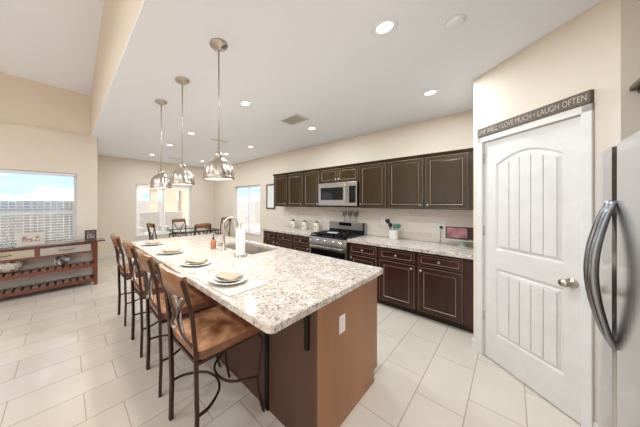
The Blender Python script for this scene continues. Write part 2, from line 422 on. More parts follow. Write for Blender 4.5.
# casing
mb = MB(); cw = .056
for a, b, z0, z1 in ((DS0-cw, DS0-.004, 0, DZ+cw), (DS1+.004, DS1+cw, 0, DZ+cw), (DS0-cw, DS1+cw, DZ+.004, DZ+cw)):
    mb.box((a, -.016, z0), (b, -.0005, z1), M=MD, bev=.004)
mb.box((DS0-.006, -.0005, 0), (DS0-.001, .06, DZ+.01), M=MD); mb.box((DS1+.001, -.0005, 0), (DS1+.006, .06, DZ+.01), M=MD); mb.box((DS0-.006, -.0005, DZ+.002), (DS1+.006, .06, DZ+.008), M=MD)
struct(mb.build('trim_1', TRIM))
mb = MB(); mb.box((-.008, -.013, 0), (DS0-cw-.001, -.0005, .10), M=MD, bev=.004); mb.box((DS1+cw+.001, -.013, 0), (L_, -.0005, .10), M=MD, bev=.004)
struct(mb.build('baseboard_pantry', TRIM))
struct(MB().box((.47, YD-.014, 0), (XK-.001, YD-.0005, .10), bev=.004).build('baseboard_dining', TRIM))
struct(MB().box((-4.99, YL-.014, 0), (.44, YL-.0005, .10), bev=.004).build('baseboard_living', TRIM))
struct(MB().box((XK-.014, 3.80, 0), (XK-.0005, YD-.02, .10), bev=.004).build('baseboard_kitchen', TRIM))

# windows
def window(name, axis, c, th, hole, mull=None, rail=None):
    a0, a1, z0, z1 = hole; fw = .045
    def bx(mb, p0, p1, q0, q1, d0, d1):
        if axis == 'X': mb.box((c+d0, p0, q0), (c+d1, p1, q1))
        else: mb.box((p0, c+d0, q0), (p1, c+d1, q1))
    d0, d1 = th*.55, th*.9
    mb = MB(); bx(mb, a0, a0+fw, z0, z1, d0, d1); bx(mb, a1-fw, a1, z0, z1, d0, d1); bx(mb, a0+fw, a1-fw, z0, z0+fw, d0, d1); bx(mb, a0+fw, a1-fw, z1-fw, z1, d0, d1)
    for m in (mull or []): bx(mb, m-.03, m+.03, z0+fw, z1-fw, d0, d1)
    if rail:
        for r in rail: bx(mb, a0+fw, a1-fw, r-.022, r+.022, d0+.005, d1-.005)
    W = struct(mb.build(name, VINYL))
    dm = (d0+d1)/2
    mb = MB(); bx(mb, a0+fw*.8, a1-fw*.8, z0+fw*.8, z1-fw*.8, dm-.002, dm+.002); mb.build('pane', GLASS, W)
    mb = MB(); bx(mb, a0-.03, a1+.03, z0-.03, z0-.002, -.025 if th > 0 else .025, d0); mb.build('window_sill', TRIM, W)
    return W
w1 = window('window_1', 'Y', YL, .15, LW, rail=[1.275])
w2 = window('window_2', 'Y', YD, .15, DW, mull=[2.27], rail=None)
w3 = window('window_3', 'X', XK, .15, KW, mull=[5.22])
def blind(hole, Y, z_lo, label, cordx):
    a0, a1, z0, z1 = hole
    root = thing('window_blind', label, 'blind', ((a0+a1)/2, Y, z_lo))
    mb = MB(); mb.box((a0+.012, Y-.022, z1-.045), (a1-.012, Y+.022, z1-.004)); mb.build('head_rail', BLIND, root)
    mb = MB(); z = z1-.07; cnt = 0
    while z > z_lo+.03:
        M = Matrix.Translation((0, Y, z)) @ Matrix.Rotation(math.radians(2), 4, 'X')
        mb.box((a0+.015, -.02, -.0010), (a1-.015, .02, .0010), M=M); z -= .045; cnt += 1
    mb.build('slats', BLIND, root)
    mb = MB(); mb.box((a0+.015, Y-.018, z_lo), (a1-.015, Y+.018, z_lo+.018)); mb.build('bottom_rail', BLIND, root)
    for x in cordx: MB().tube([(x, Y-.022, z_lo+.01), (x, Y-.022, z1-.05)], .0016, seg=5).build('ladder_cord', BLIND, root)
blind(LW, YL+.045, .72, 'white horizontal blind with open slats in the living window above the console table', [-.40, -.10, .10])
blind(DW, YD+.04, 1.90, 'white horizontal blind drawn up in the dining window', [])

# ================================================================== OUTSIDE
struct(MB().box((-30, -30, -.25), (40, 40, -.12)).build('ground', GRAVEL))
struct(MB().box((.7, YD+.2, -.118), (7.5, 9.7, -.02)).build('patio_slab', PATIO))
FENCEG = mat('weathered_fence_wood', (150, 146, 144), .9, noise=(3, (116, 112, 110), (4, 4, .3), .3))
def fence(p0, p1, top, label, step=.14, m=FENCE):
    p0 = Vector(p0); p1 = Vector(p1); d = (p1-p0); Ln = d.length; d.normalize(); ang = math.atan2(d.y, d.x)
    root = thing('backyard_fence', label, 'fence', (p0.x, p0.y, -.12))
    R = Matrix.Translation(p0) @ Matrix.Rotation(ang, 4, 'Z')
    mb = MB(); x = 0
    while x < Ln-.01:
        h = top+random.uniform(-.008, .008)
        mb.box((x+.006, 0, -.12), (min(Ln, x+step), .02, h), M=R); x += step
    mb.build('picket_panel', m, root)
    mb = MB()
    for z in (.25, top-.3): mb.box((0, .02, z), (Ln, .06, z+.09), M=R)
    mb.build('rail', FENCE, root)
fence((-9, 9.2, 0), (.60, 9.2, 0), 1.50, 'weathered grey picket fence across the yard behind the living window', m=FENCEG)
fence((.75, 13, 0), (11.9, 13, 0), 1.55, 'pale fence far beyond the patio outside the dining window')
fence((12, 13, 0), (12, -2, 0), 1.55, 'pale fence seen through the narrow kitchen side window')
# patio: roof, pillar, chairs, house wing
cov = thing('patio_cover', 'tan stucco patio cover with a square pillar outside the dining window', 'patio cover', (2.5, 9.2, 0))
MB().box((1.2, 9.05, 1.95), (6.0, 9.35, 2.35)).build('beam', STUCCO, cov)
MB().box((2.42, 9.08, -.02), (2.66, 9.32, 1.95)).build('pillar', STUCCO, cov)
MB().box((5.76, 9.08, -.02), (6.0, 9.32, 1.95)).build('pillar', STUCCO, cov)
ww = thing('house_wing', 'tan stucco house wall right of the patio pillar, seen through the dining window', 'house', (4.3, 10.4, -.12))
MB().box((3.25, 10.0, -.12), (3.75, 10.4, 2.3)).build('wall', STUCCO, ww)
MB().box((3.95, 10.0, -.12), (6.2, 10.4, 2.3)).build('wall', STUCCO, ww)
MB().box((3.25, 10.0, 2.3), (6.2, 10.4, 2.5)).build('fascia_board', TRIM, ww)
MB().box((3.75, 10.2, -.12), (3.95, 10.3, 2.3)).build('pane', GLASS, ww)
def patio_chair(x, y, label):
    r = local_thing('patio_chair', label, 'chair', (x, y, -.02), group='wicker chairs on the patio')
    MB().box((-.33, .25, .12), (.33, .33, 1.13), bev=.02).build('backrest', WICK, r)
    MB().box((-.33, -.33, .12), (.33, .25, .42), bev=.02).build('seat', WICK, r)
    for sx in (-1, 1): MB().box((sx*.33, -.33, .12), (sx*.41, .33, .62), bev=.02).build('armrest', WICK, r)
    for sx in (-1, 1):
        for sy in (-1, 1): MB().box((sx*.36-.02, sy*.29-.02, 0), (sx*.36+.02, sy*.29+.02, .12)).build('leg', WICK, r)
    return r
pc = patio_chair(2.30, 8.5, 'grey wicker patio chair left of the window mullion outside')
dup(pc, (3.17, 8.5, -.02), label='grey wicker patio chair right of the window mullion outside')
# eave of the house above the living window (cream block at its upper right)
def shrub(x, y, r, label):
    mb = MB()
    for k in range(160):
        a = random.uniform(0, 2*PI); e = random.uniform(.1, 1.4); l = r*random.uniform(.6, 1.05)
        d = Vector((math.cos(a)*math.cos(e), math.sin(a)*math.cos(e), math.sin(e)))
        p = Vector((x, y, -.12)); q = p+d*l
        mb.tube([p+d*l*.2, (p+q)/2+Vector((0, 0, .03)), q], [.008, .006, .002], seg=4)
    return solo(mb, 'yard_shrub', LEAF, label, 'shrub')
shrub(-.30, 8.1, .85, 'dry bush before the fence at the right of the living window')
shrub(-2.0, 8.1, .75, 'dry bush before the fence at the left of the living window')

# ================================================================== CEILING FITTINGS
def can_light(x, y, z, label, first=None, power=CAN_W):
    if first is None:
        r = local_thing('recessed_light', label, 'ceiling light', (x, y, z), group='recessed ceiling lights')
        MB().lathe([(.050, -.001), (.080, -.001), (.084, -.005), (.072, -.009), (.052, -.006), (.050, -.001)], seg=32).build('trim_ring', CEIL, r)
        MB().lathe([(.0, -.004), (.050, -.004), (.050, -.001), (0, -.001)], seg=32).build('lamp_lens', LAMPON, r)
    else: r = dup(first, (x, y, z), label=label)
    l = light('can_or_fill_lamp', 'AREA', (x, y, z-.02), power*(1.05 if y < 3 else .5), (.82, .93, 1), shape='DISK', size=.12)
    return r
cans = [((1.66, .59), 'large round recessed ceiling light nearest the camera, left of the smoke detector'),
        ((3.03, .60), 'recessed ceiling light near the pantry door and right wall cabinets'),
        ((1.66, 2.19), 'recessed ceiling light just right of the nearest pendant rod'),
        ((3.03, 2.19), 'recessed ceiling light just beyond the square ceiling vent'),
        ((1.66, 3.77), 'recessed ceiling light between the nearest and the middle pendant rods, larger one'),
        ((3.03, 3.81), 'recessed ceiling light above the narrow kitchen side window, right of the nearest pendant rod'),
        ((1.66, 4.85), 'recessed ceiling light between the middle and the farthest pendant rods'),
        ((3.03, 4.81), 'recessed ceiling light directly above the nearest pendant shade, small and far'),
        ((1.66, 6.14), 'recessed ceiling light left of the farthest pendant rod'),
        ((3.03, 6.10), 'farthest recessed ceiling light, between the middle and nearest pendant rods near the wall')]
c0 = None
for (x, y), lb in cans:
    r = can_light(x, y, H, lb, c0); c0 = c0 or r
for x, y in ROOM_FILL:
    light('can_or_fill_lamp', 'AREA', (x, y, 3.3), CAN_W*1.5, (.82, .93, 1), shape='DISK', size=.3)  # added fill lamp without a fixture, brightens the living side and its ceiling
sm = MB().lathe([(.0, -.001), (.055, -.001), (.055, -.014), (.04, -.022), (0, -.024)], c=(1.96, .25, H), seg=28)
solo(sm, 'smoke_detector', CEIL, 'round white smoke detector flush on the ceiling right of the largest recessed light', 'smoke detector')
def vent(x, y, sx, sy, label, nsl=7, along='X'):
    r = thing('ceiling_vent', label, 'vent', (x, y, H-.012))
    mb = MB(); b = .02
    for a0, a1, b0, b1 in ((x-sx, x+sx, y-sy, y-sy+b), (x-sx, x+sx, y+sy-b, y+sy), (x-sx, x-sx+b, y-sy+b, y+sy-b), (x+sx-b, x+sx, y-sy+b, y+sy-b)): mb.box((a0, b0, H-.010), (a1, b1, H-.0005))
    mb.build('frame', TRIM, r)
    MB().box((x-sx+b, y-sy+b, H-.003), (x+sx-b, y+sy-b, H-.0008)).build('backing', VENTD, r)
    mb = MB()
    for i in range(nsl):
        t = (i+.5)/nsl
        if along == 'X': yy = y-sy+b+(2*sy-2*b)*t; mb.box((x-sx+b, yy-.010, H-.009), (x+sx-b, yy+.006, H-.005))
        else: xx = x-sx+b+(2*sx-2*b)*t; mb.box((xx-.006, y-sy+b, H-.009), (xx+.003, y+sy-b, H-.005))
    mb.build('louvres', TRIM, r)
vent(2.52, 2.14, .15, .17, 'square louvred white ceiling vent over the aisle beside the nearest pendant')
vent(2.27, 3.84, .17, .06, 'narrow slotted ceiling vent left of the square vent, over the sink side', 3)
vent(2.27, 6.2, .17, .07, 'small far ceiling vent between the middle and farthest pendant rods', 3)

# pendants
def pendant():
    r = local_thing('pendant_lamp', 'brushed nickel dome pendant nearest the camera, largest of the three over the island', 'pendant lamp', (.887, 1.512, 0), group='dome pendants over the island')
    MB().lathe([(0, H-.0005), (.066, H-.0005), (.070, H-.008), (.058, H-.018), (.030, H-.028), (.012, H-.045), (0, H-.045)], seg=32).build('ceiling_canopy', NICKEL, r)
    MB().tube([(0, 0, 1.845), (0, 0, H-.045)], .0055, seg=10).build('rod', NICKEL, r)
    MB().lathe([(0, 1.862), (.010, 1.858), (.014, 1.845), (.028, 1.838), (.031, 1.825), (.031, 1.80), (.027, 1.795), (.027, 1.79), (0, 1.79)], seg=24).build('socket_cap', NICKEL, r)
    def fl(t, rr, z): return 1-.012+.06*abs(math.cos(5*t))*min(1, max(0, (1.80-z)/.03))*min(1, max(0, (z-1.655)/.02))
    prof = [(.030, 1.797), (.052, 1.787), (.078, 1.768), (.098, 1.742), (.109, 1.715), (.115, 1.69), (.119, 1.665), (.121, 1.655), (.123, 1.650), (.123, 1.635), (.119, 1.632), (.116, 1.640)]
    MB().lathe(prof, seg=100, fn=fl).build('shade', NICKEL, r)
    MB().lathe([(.116, 1.641), (.112, 1.66), (.106, 1.69), (.092, 1.735), (.06, 1.775), (.026, 1.789)], seg=48).build('shade_lining', INTSH, r)
    MB().lathe([(0, 1.640), (.114, 1.640), (.114, 1.646), (0, 1.646)], seg=48).build('diffuser', PENDLIT, r)
    return r
p0 = pendant()
dup(p0, (.875, 2.20, 0), label='brushed nickel dome pendant in the middle of the row over the island')
dup(p0, (.87, 2.84, 0), label='brushed nickel dome pendant farthest from the camera, in front of the dining window')
for y in (1.52, 2.20, 2.84): light('pendant_bulb', 'AREA', (.875, y, 1.628), 4, (1, .92, .8), shape='DISK', size=.2)

# ================================================================== KITCHEN WALL
def face_M(x, y0, z0, nx=-1):     # local x -> +Y, local y -> +Z, local z -> outward (-X)
    return Matrix(((0, 0, -1, x), (1, 0, 0, y0), (0, 1, 0, z0), (0, 0, 0, 1)))
def panel(mb, M, w_, h_, t=.019, fr=.055, raised=True):
    """framed cabinet front with edge highlights put into the colour; local xy face, z outward; mats: 0 wood, 1 painted highlight"""
    def rect(i, z): return [mb.bm.verts.new(M @ Vector(p)) for p in ((i, i, z), (w_-i, i, z), (w_-i, h_-i, z), (i, h_-i, z))]
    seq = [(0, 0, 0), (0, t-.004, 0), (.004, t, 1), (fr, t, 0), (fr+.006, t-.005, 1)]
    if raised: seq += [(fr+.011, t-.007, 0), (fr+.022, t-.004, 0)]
    prev = rect(*seq[0][:2]); mb.face(prev[::-1])
    for i, z, mi in seq[1:]:
        cur = rect(i, z)
        for k in range(4): mb.face([prev[k], prev[(k+1)%4], cur[(k+1)%4], cur[k]], mi)
        prev = cur
    mb.face(prev)
def knob(parent, M, x, y, z=.019):
    T = M @ Matrix.Translation((x, y, z))
    MB().lathe([(0, 0), (.006, 0), (.006, .010), (.014, .014), (.015, .020), (.010, .026), (0, .027)], M=T, seg=14).build('knob', STEEL, parent)
XF = 3.32
def base_cabinet(y0, y1, label, knob_side, door=True):
    r = thing('base_cabinet', label, 'cabinet', (XF+.3, (y0+y1)/2, 0), group='dark base cabinets along the wall')
    MB().box((XF, y0+.001, .08), (XK-.002, y1-.001, .835)).build('body', CAB, r)
    MB().box((XF+.07, y0+.001, .001), (XK-.002, y1-.001, .08)).build('toe_kick', KICK, r)
    g = .022
    M = face_M(XF-.0005, y0+g, .675); mb = MB(); panel(mb, M, y1-y0-2*g, .135, fr=.028, raised=False); d = mb.build('drawer', [CAB, EDGEHL], r); knob(d, M, (y1-y0)/2-g, .0675)
    M = face_M(XF-.0005, y0+g, .10); mb = MB(); panel(mb, M, y1-y0-2*g, .550); d = mb.build('door', [CAB, EDGEHL], r)
    knob(d, M, .028 if knob_side == 'near' else y1-y0-2*g-.028, .51)
base_cabinet(.34, .80, 'dark base cabinet with one drawer at the right end beside the pantry wall', 'far')
base_cabinet(.80, 1.262, 'dark base cabinet with one drawer in the middle of the right run', 'near')
base_cabinet(1.262, 1.70, 'dark base cabinet directly right of the stove, partly behind the island', 'far')
base_cabinet(2.42, 2.86, 'dark base cabinet directly left of the stove', 'near')
base_cabinet(2.86, 3.31, 'dark base cabinet second from the stove, left of it', 'far')
base_cabinet(3.31, 3.72, 'dark base cabinet at the far left end near the side window', 'near')
fl_ = MB(); fl_.box((XF, .253, .08), (XF+.02, .339, .835)); fl_.box((XF+.07, .253, .001), (XF+.09, .339, .08))
solo(fl_, 'filler_panel', CAB, 'narrow dark filler strip between the right end base cabinet and the pantry wall', 'cabinet filler')
def worktop(y0, y1, label):
    solo(MB().box((3.27, y0, .838), (XK-.001, y1, .883), bev=.004), 'granite_worktop', GRAN, label, 'worktop')
worktop(.252, 1.703, 'speckled granite worktop right of the stove under the crock and cake stand')
worktop(2.412, 3.76, 'speckled granite worktop left of the stove under the white canisters')
struct(MB().box((XK-.012, .253, .8835), (XK-.0005, 3.70, 1.364)).build('trim_backsplash', SPLASH))

XU = 3.66
def upper_cabinet(y0, y1, z0, z1, label, doors):
    r = thing('wall_cabinet', label, 'cabinet', (XK-.17, (y0+y1)/2, z0), group='dark wall cabinets')
    MB().box((XU, y0+.001, z0), (XK-.001, y1-.001, z1)).build('body', CABU, r)
    for a, b, ks in doors:
        M = face_M(XU-.0005, a, z0+.012); mb = MB(); h_ = z1-z0-.024; panel(mb, M, b-a, h_, fr=.05 if h_ > .4 else .035); d = mb.build('door', [CABU, EDGEHL], r)
        knob(d, M, .025 if ks == 'near' else b-a-.025, .045)
UZ0, UZ1 = 1.365, 2.075
g = .016
upper_cabinet(.33, .79, UZ0, UZ1, 'dark wall cabinet at the right end beside the pantry wall', [(.33+g, .79-g, 'far')])
upper_cabinet(.79, 1.262, UZ0, UZ1, 'dark wall cabinet second from the right end above the crock', [(.79+g, 1.262-g, 'near')])
upper_cabinet(1.262, 1.70, UZ0, UZ1, 'dark wall cabinet directly right of the microwave', [(1.262+g, 1.70-g, 'far')])
upper_cabinet(1.70, 2.46, 1.815, UZ1, 'short two-door wall cabinet above the microwave', [(1.70+g, 2.075, 'far'), (2.085, 2.46-g, 'near')])
upper_cabinet(2.46, 2.86, UZ0, UZ1, 'dark wall cabinet directly left of the microwave', [(2.46+g, 2.86-g, 'near')])
upper_cabinet(2.86, 3.30, UZ0, UZ1, 'dark wall cabinet second from the left end, above the canisters', [(2.86+g, 3.30-g, 'near')])
upper_cabinet(3.30, 3.73, UZ0, UZ1, 'dark wall cabinet at the far left end beside the hanging frame', [(3.30+g, 3.73-g, 'near')])
solo(MB().box((XU+.005, .253, UZ0), (XU+.025, .329, UZ1)), 'filler_panel', CABU, 'narrow dark filler strip between the right end wall cabinet and the pantry wall', 'cabinet filler')
cm = MB(); prof = [(XU-.004, UZ1+.001), (XU-.012, UZ1+.012), (XU-.022, UZ1+.03), (XU-.022, UZ1+.038), (XK-.001, UZ1+.038), (XK-.001, UZ1+.001)]
a = [cm.bm.verts.new((x, .253, z)) for x, z in prof]; b = [cm.bm.verts.new((x, 3.745, z)) for x, z in prof]
cm.face(a); cm.face(b[::-1])
for i in range(len(prof)): cm.face([a[i], a[(i+1)%len(prof)], b[(i+1)%len(prof)], b[i]])
solo(cm, 'crown_moulding', CABU, 'long dark crown moulding along the top of the wall cabinets', 'moulding')

# microwave
mw = thing('microwave', 'stainless over-range microwave with dark window under the short cabinet', 'microwave', (3.8, 2.08, 1.385))
MB().box((3.63, 1.705, 1.39), (XK-.014, 2.455, 1.812)).build('body', BLACK, mw)
dm = MB(); dm.box((3.595, 1.86, 1.40), (3.629, 2.453, 1.81), bev=.004); d = dm.build('door', STEEL, mw)
MB().box((3.592, 1.95, 1.50), (3.5945, 2.40, 1.725)).build('door_window', GLASSBLK, d)
MB().tube(spline([(3.594, 1.895, 1.43), (3.562, 1.895, 1.46), (3.556, 1.895, 1.61), (3.562, 1.895, 1.76), (3.594, 1.895, 1.79)]), .010).build('handle', CHROME, d)
cp = MB().box((3.595, 1.707, 1.40), (3.629, 1.856, 1.81), bev=.004).build('control_panel', STEEL, mw)
MB().box((3.592, 1.725, 1.45), (3.5945, 1.84, 1.74)).build('keypad', GLASSBLK, cp)
MB().box((3.62, 1.72, 1.372), (3.95, 2.44, 1.3895)).build('vent_grille', BLACK, mw)

# stove
DZS = -.045
_b = MB.build
def _sb(s_, name, mats, parent=None):
    for v in s_.bm.verts: v.co.z = v.co.z+DZS if v.co.z > .2 else v.co.z
    return _b(s_, name, mats, parent)
MB.build = _sb
st = thing('gas_range', 'stainless gas range with black oven door and iron grates set into the worktop', 'stove', (3.6, 2.08, 0))
MB().box((3.30, 1.706, .08), (XK-.02, 2.41, .895)).build('body', BLACK, st)
MB().box((3.35, 1.72, .001), (3.9, 2.40, .079)).build('plinth', BLACK, st)
MB().box((3.275, 1.706, .896), (3.90, 2.41, .925), bev=.004).build('cooktop', BLACK, st)
pl = MB(); pl.prism([(3.245, .80), (3.262, .905), (3.30, .905), (3.30, .80)], 1.706, 2.41, M=Matrix(((1,0,0,0),(0,0,1,0),(0,1,0,0),(0,0,0,1)))); ctl = pl.build('control_panel', STEEL, st)
for i in range(5):
    y = 1.80+.14*i; T = Matrix.Translation((3.252, y, .852)) @ Matrix.Rotation(-PI/2, 4, 'Y')
    MB().lathe([(0, 0), (.024, 0), (.024, .006), (.018, .010), (.017, .032), (0, .034)], M=T, seg=16).build('burner_knob', CHROME, ctl)
od = MB().box((3.262, 1.708, .30), (3.2995, 2.408, .795), bev=.004).build('oven_door', STEEL, st)
MB().box((3.2585, 1.73, .32), (3.2615, 2.386, .70)).build('oven_window', GLASSBLK, od)
MB().tube([(3.262, 1.77, .755), (3.222, 1.77, .755), (3.215, 1.80, .755), (3.215, 2.36, .755), (3.222, 2.39, .755), (3.262, 2.39, .755)], .011).build('handle', CHROME, od)
MB().box((3.265, 1.708, .09), (3.2995, 2.408, .29), bev=.004).build('warming_drawer', STEEL, st)
for k, (gy0, gy1) in enumerate(((1.72, 1.955), (1.965, 2.195), (2.205, 2.40))):
    mb = MB()
    for x in (3.31, 3.45, 3.59, 3.73, 3.85): mb.box((x-.006, gy0, .945), (x+.006, gy1, .960))
    for y in (gy0+.006, (gy0+gy1)/2, gy1-.006): mb.box((3.304, y-.006, .945), (3.856, y+.006, .960))
    for x in (3.31, 3.85):
        for y in (gy0+.006, gy1-.006): mb.box((x-.006, y-.006, .925), (x+.006, y+.006, .945))
    mb.build('burner_grate', BLACKM, st)
for x, y in ((3.42, 1.84), (3.74, 1.84), (3.42, 2.32), (3.74, 2.32), (3.58, 2.08)):
    MB().lathe([(0, .925), (.045, .925), (.045, .933), (.03, .936), (.03, .942), (0, .943)], c=(x, y, 0), seg=18).build('burner', BLACKM, st)
bgd = MB().box((3.90, 1.706, .90), (3.978, 2.41, 1.145), bev=.006).build('backguard', STEEL, st)
MB().box((3.897, 1.95, 1.065), (3.8995, 2.19, 1.125)).build('display', GLASSBLK, bgd)
MB().box((3.893, 1.72, .93), (3.8995, 2.396, 1.00)).build('vent_slot', BLACK, bgd)
MB().box((3.885, 1.690+.017, .925), (3.8925, 1.735, 1.14)).build('end_cap', BLACK, bgd)
MB.build = _b
solo(MB().box((3.42, 1.98, .926), (3.52, 2.16, .937), bev=.004), 'spoon_rest', CHINA, 'white spoon rest lying on the stove grates', 'spoon rest')
# wrought ornament on top of the backguard
mb = MB()
for y in (2.10, 1.99, 1.88):
    mb.tube([(3.94, y, 1.113), (3.94, y+.005, 1.21), (3.94, y-.01, 1.30)], .004, seg=6)
    for sgn, z in ((1, 1.19), (-1, 1.20), (1, 1.23), (-1, 1.245)):
        mb.tube(spline([(3.94, y, z), (3.94, y+sgn*.022, z+.02), (3.94, y+sgn*.034, z+.045), (3.94, y+sgn*.022, z+.055)]), [.003+.004*math.sin(PI*i/18) for i in range(19)], seg=6)
mb.box((3.925, 1.85, 1.111), (3.955, 2.13, 1.116))
solo(mb, 'scroll_ornament', BLACKM, 'small dark wrought scroll ornament standing on top of the stove backguard', 'ornament')

# island ------------------------------------------------------------
isl = thing('kitchen_island', 'dark wood kitchen island base under the long granite top', 'kitchen island', (1.5, 2.1, 0))
MB().box((1.08, .76, .001), (1.83, 3.40, .10)).build('toe_kick', KICK, isl)
mb = MB(); mb.box((1.082, .762, .10), (1.925, 3.40, .69))
for a_, b_ in (((1.082, .762, .69), (1.925, 1.78, .874)), ((1.082, 2.52, .69), (1.925, 3.40, .874)), ((1.082, 1.78, .69), (1.42, 2.52, .874)), ((1.88, 1.78, .69), (1.925, 2.52, .874))): mb.box(a_, b_)
mb.build('cabinet_body', CAB, isl)
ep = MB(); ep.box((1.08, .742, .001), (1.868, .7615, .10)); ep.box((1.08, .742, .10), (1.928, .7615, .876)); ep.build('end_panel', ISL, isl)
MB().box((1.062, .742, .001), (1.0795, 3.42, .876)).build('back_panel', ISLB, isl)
mb = MB(); mb.box((1.048, .785, .60), (1.0615, .815, .876)); mb.prism(arc(.80, .60, .015, PI, 2*PI, 8), 1.048, 1.0615, M=Matrix(((0,0,1,0),(1,0,0,0),(0,1,0,0),(0,0,0,1)))); mb.box((.80, .785, .868), (1.0475, .815, .8765)); mb.build('support_bracket', BLACKM, isl)
mb = MB(); mb.box((1.050, 1.13, .001), (1.0615, 1.165, .876)); mb.box((.80, 1.13, .868), (1.0495, 1.165, .8765)); mb.build('support_bracket', BLACKM, isl)
mb = MB(); mb.box((1.050, 2.6, .56), (1.0615, 2.64, .876)); mb.box((.80, 2.6, .868), (1.0495, 2.64, .8765)); mb.build('support_bracket', BLACKM, isl)
for i in range(5):
    y0 = .80+i*.52; M = Matrix(((0, 0, 1, 1.9255), (-1, 0, 0, y0+.50), (0, 1, 0, .135), (0, 0, 0, 1)))
    mb = MB(); panel(mb, M, .48, .72); mb.build('door', [CAB, EDGEHL], isl)
ct = MB()
X0, X1, Y0, Y1 = .66, 1.955, .695, 3.49; R = .035
oc = arc(X0+R, Y0+R, R, PI, 1.5*PI, 5)+arc(X1-R, Y0+R, R, 1.5*PI, 2*PI, 5)+arc(X1-R, Y1-R, R, 0, .5*PI, 5)+arc(X0+R, Y1-R, R, .5*PI, PI, 5)
SX0, SX1, SY0, SY1 = 1.44, 1.86, 1.80, 2.50
ic = [(SX0, SY0), (SX1, SY0), (SX1, SY1), (SX0, SY1)]
def ringv(pts, z): return [ct.bm.verts.new((p[0], p[1], z)) for p in pts]
def inset_r(d): return [(max(X0+d, min(X1-d, p[0])), max(Y0+d, min(Y1-d, p[1]))) for p in oc]
lay = [(0.0, .882), (0, .914), (.004, .918)]
rings = [ringv(inset_r(d), z) for d, z in lay]
for A, B in zip(rings, rings[1:]):
    for i in range(len(A)): ct.face([A[i], A[(i+1)%len(A)], B[(i+1)%len(A)], B[i]])
it = ringv(ic, .918); ib = ringv(ic, .882)
for i in range(4): ct.face([it[i], it[(i+1)%4], ib[(i+1)%4], ib[i]])
for o_, i_ in ((rings[-1], it), (rings[0], ib)):
    es = []
    for rr in (o_, i_):
        for i in range(len(rr)): es.append(ct.bm.edges.get((rr[i], rr[(i+1)%len(rr)])))
    bmesh.ops.triangle_fill(ct.bm, use_beauty=True, edges=es)
for v in ct.bm.verts: v.co.z -= 0.004
solo(ct, 'island_worktop', GRAN, 'long speckled granite slab with rounded corners on the island', 'worktop')
# sink
sk = thing('kitchen_sink', 'double bowl stainless sink set into the island granite', 'sink', (1.65, 2.15, .70))
def bowl(y0, y1):
    mb = MB(); t = .003; z1_, z0_ = .875, .72
    for a, b in (((SX0+.002, y0, z0_), (SX0+.006, y1, z1_)), ((SX1-.006, y0, z0_), (SX1-.002, y1, z1_)), ((SX0+.006, y0, z0_), (SX1-.006, y0+.004, z1_)), ((SX0+.006, y1-.004, z0_), (SX1-.006, y1, z1_)), ((SX0+.002, y0, z0_-.004), (SX1-.002, y1, z0_))): mb.box(a, b)
    b_ = mb.build('bowl', SINKM, sk)
    MB().lathe([(0, z0_+.001), (.04, z0_+.001), (.042, z0_+.004), (.03, z0_+.003), (0, z0_+.002)], c=((SX0+SX1)/2, (y0+y1)/2, 0), seg=20).build('drain', CHROME, b_)
bowl(SY0+.002, 2.135); bowl(2.165, SY1-.002)
MB().box((SX0+.002, 2.1355, .80), (SX1-.002, 2.1645, .865)).build('divider', STEEL, sk)
# the cabinet body must leave room for the bowls
fa = thing('faucet', 'brushed nickel gooseneck faucet at the island sink', 'faucet', (1.355, 2.20, .914))
FX, FY = 1.355, 2.20
MB().lathe([(0, 0), (.028, 0), (.028, .008), (.019, .016), (.017, .12), (.015, .125), (0, .126)], c=(FX, FY, .9145), seg=20).build('body', NICKEL, fa)
pth = [(FX, FY, 1.03), (FX, FY, 1.17)] + [(FX+.075-.075*math.cos(t), FY-.030+.030*math.cos(t), 1.19+.088*math.sin(t)) for t in [PI*i/12 for i in range(13)]] + [(FX+.151, FY-.061, 1.165)]
MB().tube(pth, .0115, seg=12).build('spout', NICKEL, fa)
MB().tube([(FX+.151, FY-.061, 1.17), (FX+.153, FY-.062, 1.13), (FX+.155, FY-.063, 1.09)], [.014, .016, .018], seg=12).build('spray_head', NICKEL, fa)
MB().tube([(FX-.015, FY, .985), (FX-.045, FY, .995), (FX-.075, FY+.01, 1.03)], [.009, .007, .006]).build('lever', NICKEL, fa)
sp = thing('soap_bottle', 'amber soap bottle with black pump left of the faucet', 'soap bottle', (1.30, 2.34, .9145))
MB().lathe([(0, 0), (.031, 0), (.033, .004), (.033, .085), (.026, .10), (.012, .105), (0, .105)], c=(1.30, 2.34, .9145), seg=20).build('bottle', AMBER, sp)
mb = MB(); mb.lathe([(.013, .1055), (.014, .125), (.006, .128), (.005, .155), (.010, .157), (.010, .166), (0, .167)], c=(1.30, 2.34, .9145), seg=14); mb.tube([(1.30, 2.34, 1.076), (1.33, 2.31, 1.075), (1.345, 2.295, 1.068)], .005); mb.build('pump', BLACK, sp)
tg = thing('drinking_glass', 'small clear glass between the soap bottle and the faucet', 'glass', (1.30, 2.25, .9145))
MB().lathe([(0, 0), (.022, 0), (.025, .075), (.0235, .075), (.0205, .004), (0, .004)], c=(1.30, 2.25, .9145), seg=20).build('tumbler', GLASST, tg)
pt = thing('paper_towel_holder', 'white paper towel roll on an upright stand before the sink', 'paper towel', (1.33, 1.84, .9145))
c_ = (1.33, 1.84, .9145)
MB().lathe([(0, 0), (.072, 0), (.074, .006), (.066, .012), (0, .012)], c=c_, seg=28).build('base', CHROME, pt)
MB().lathe([(.0065, .0125), (.0065, .30), (.012, .31), (.012, .322), (0, .328)], c=c_, seg=12).build('post', NICKEL, pt)
MB().lathe([(.012, .013), (.046, .013), (.048, .02), (.048, .265), (.046, .272), (.012, .272), (.012, .013)], c=c_, seg=28).build('towel_roll', PAPER, pt)
op = thing('outlet_plate', 'white outlet plate on the brown end panel of the island', 'outlet', (1.355, .741, .66))
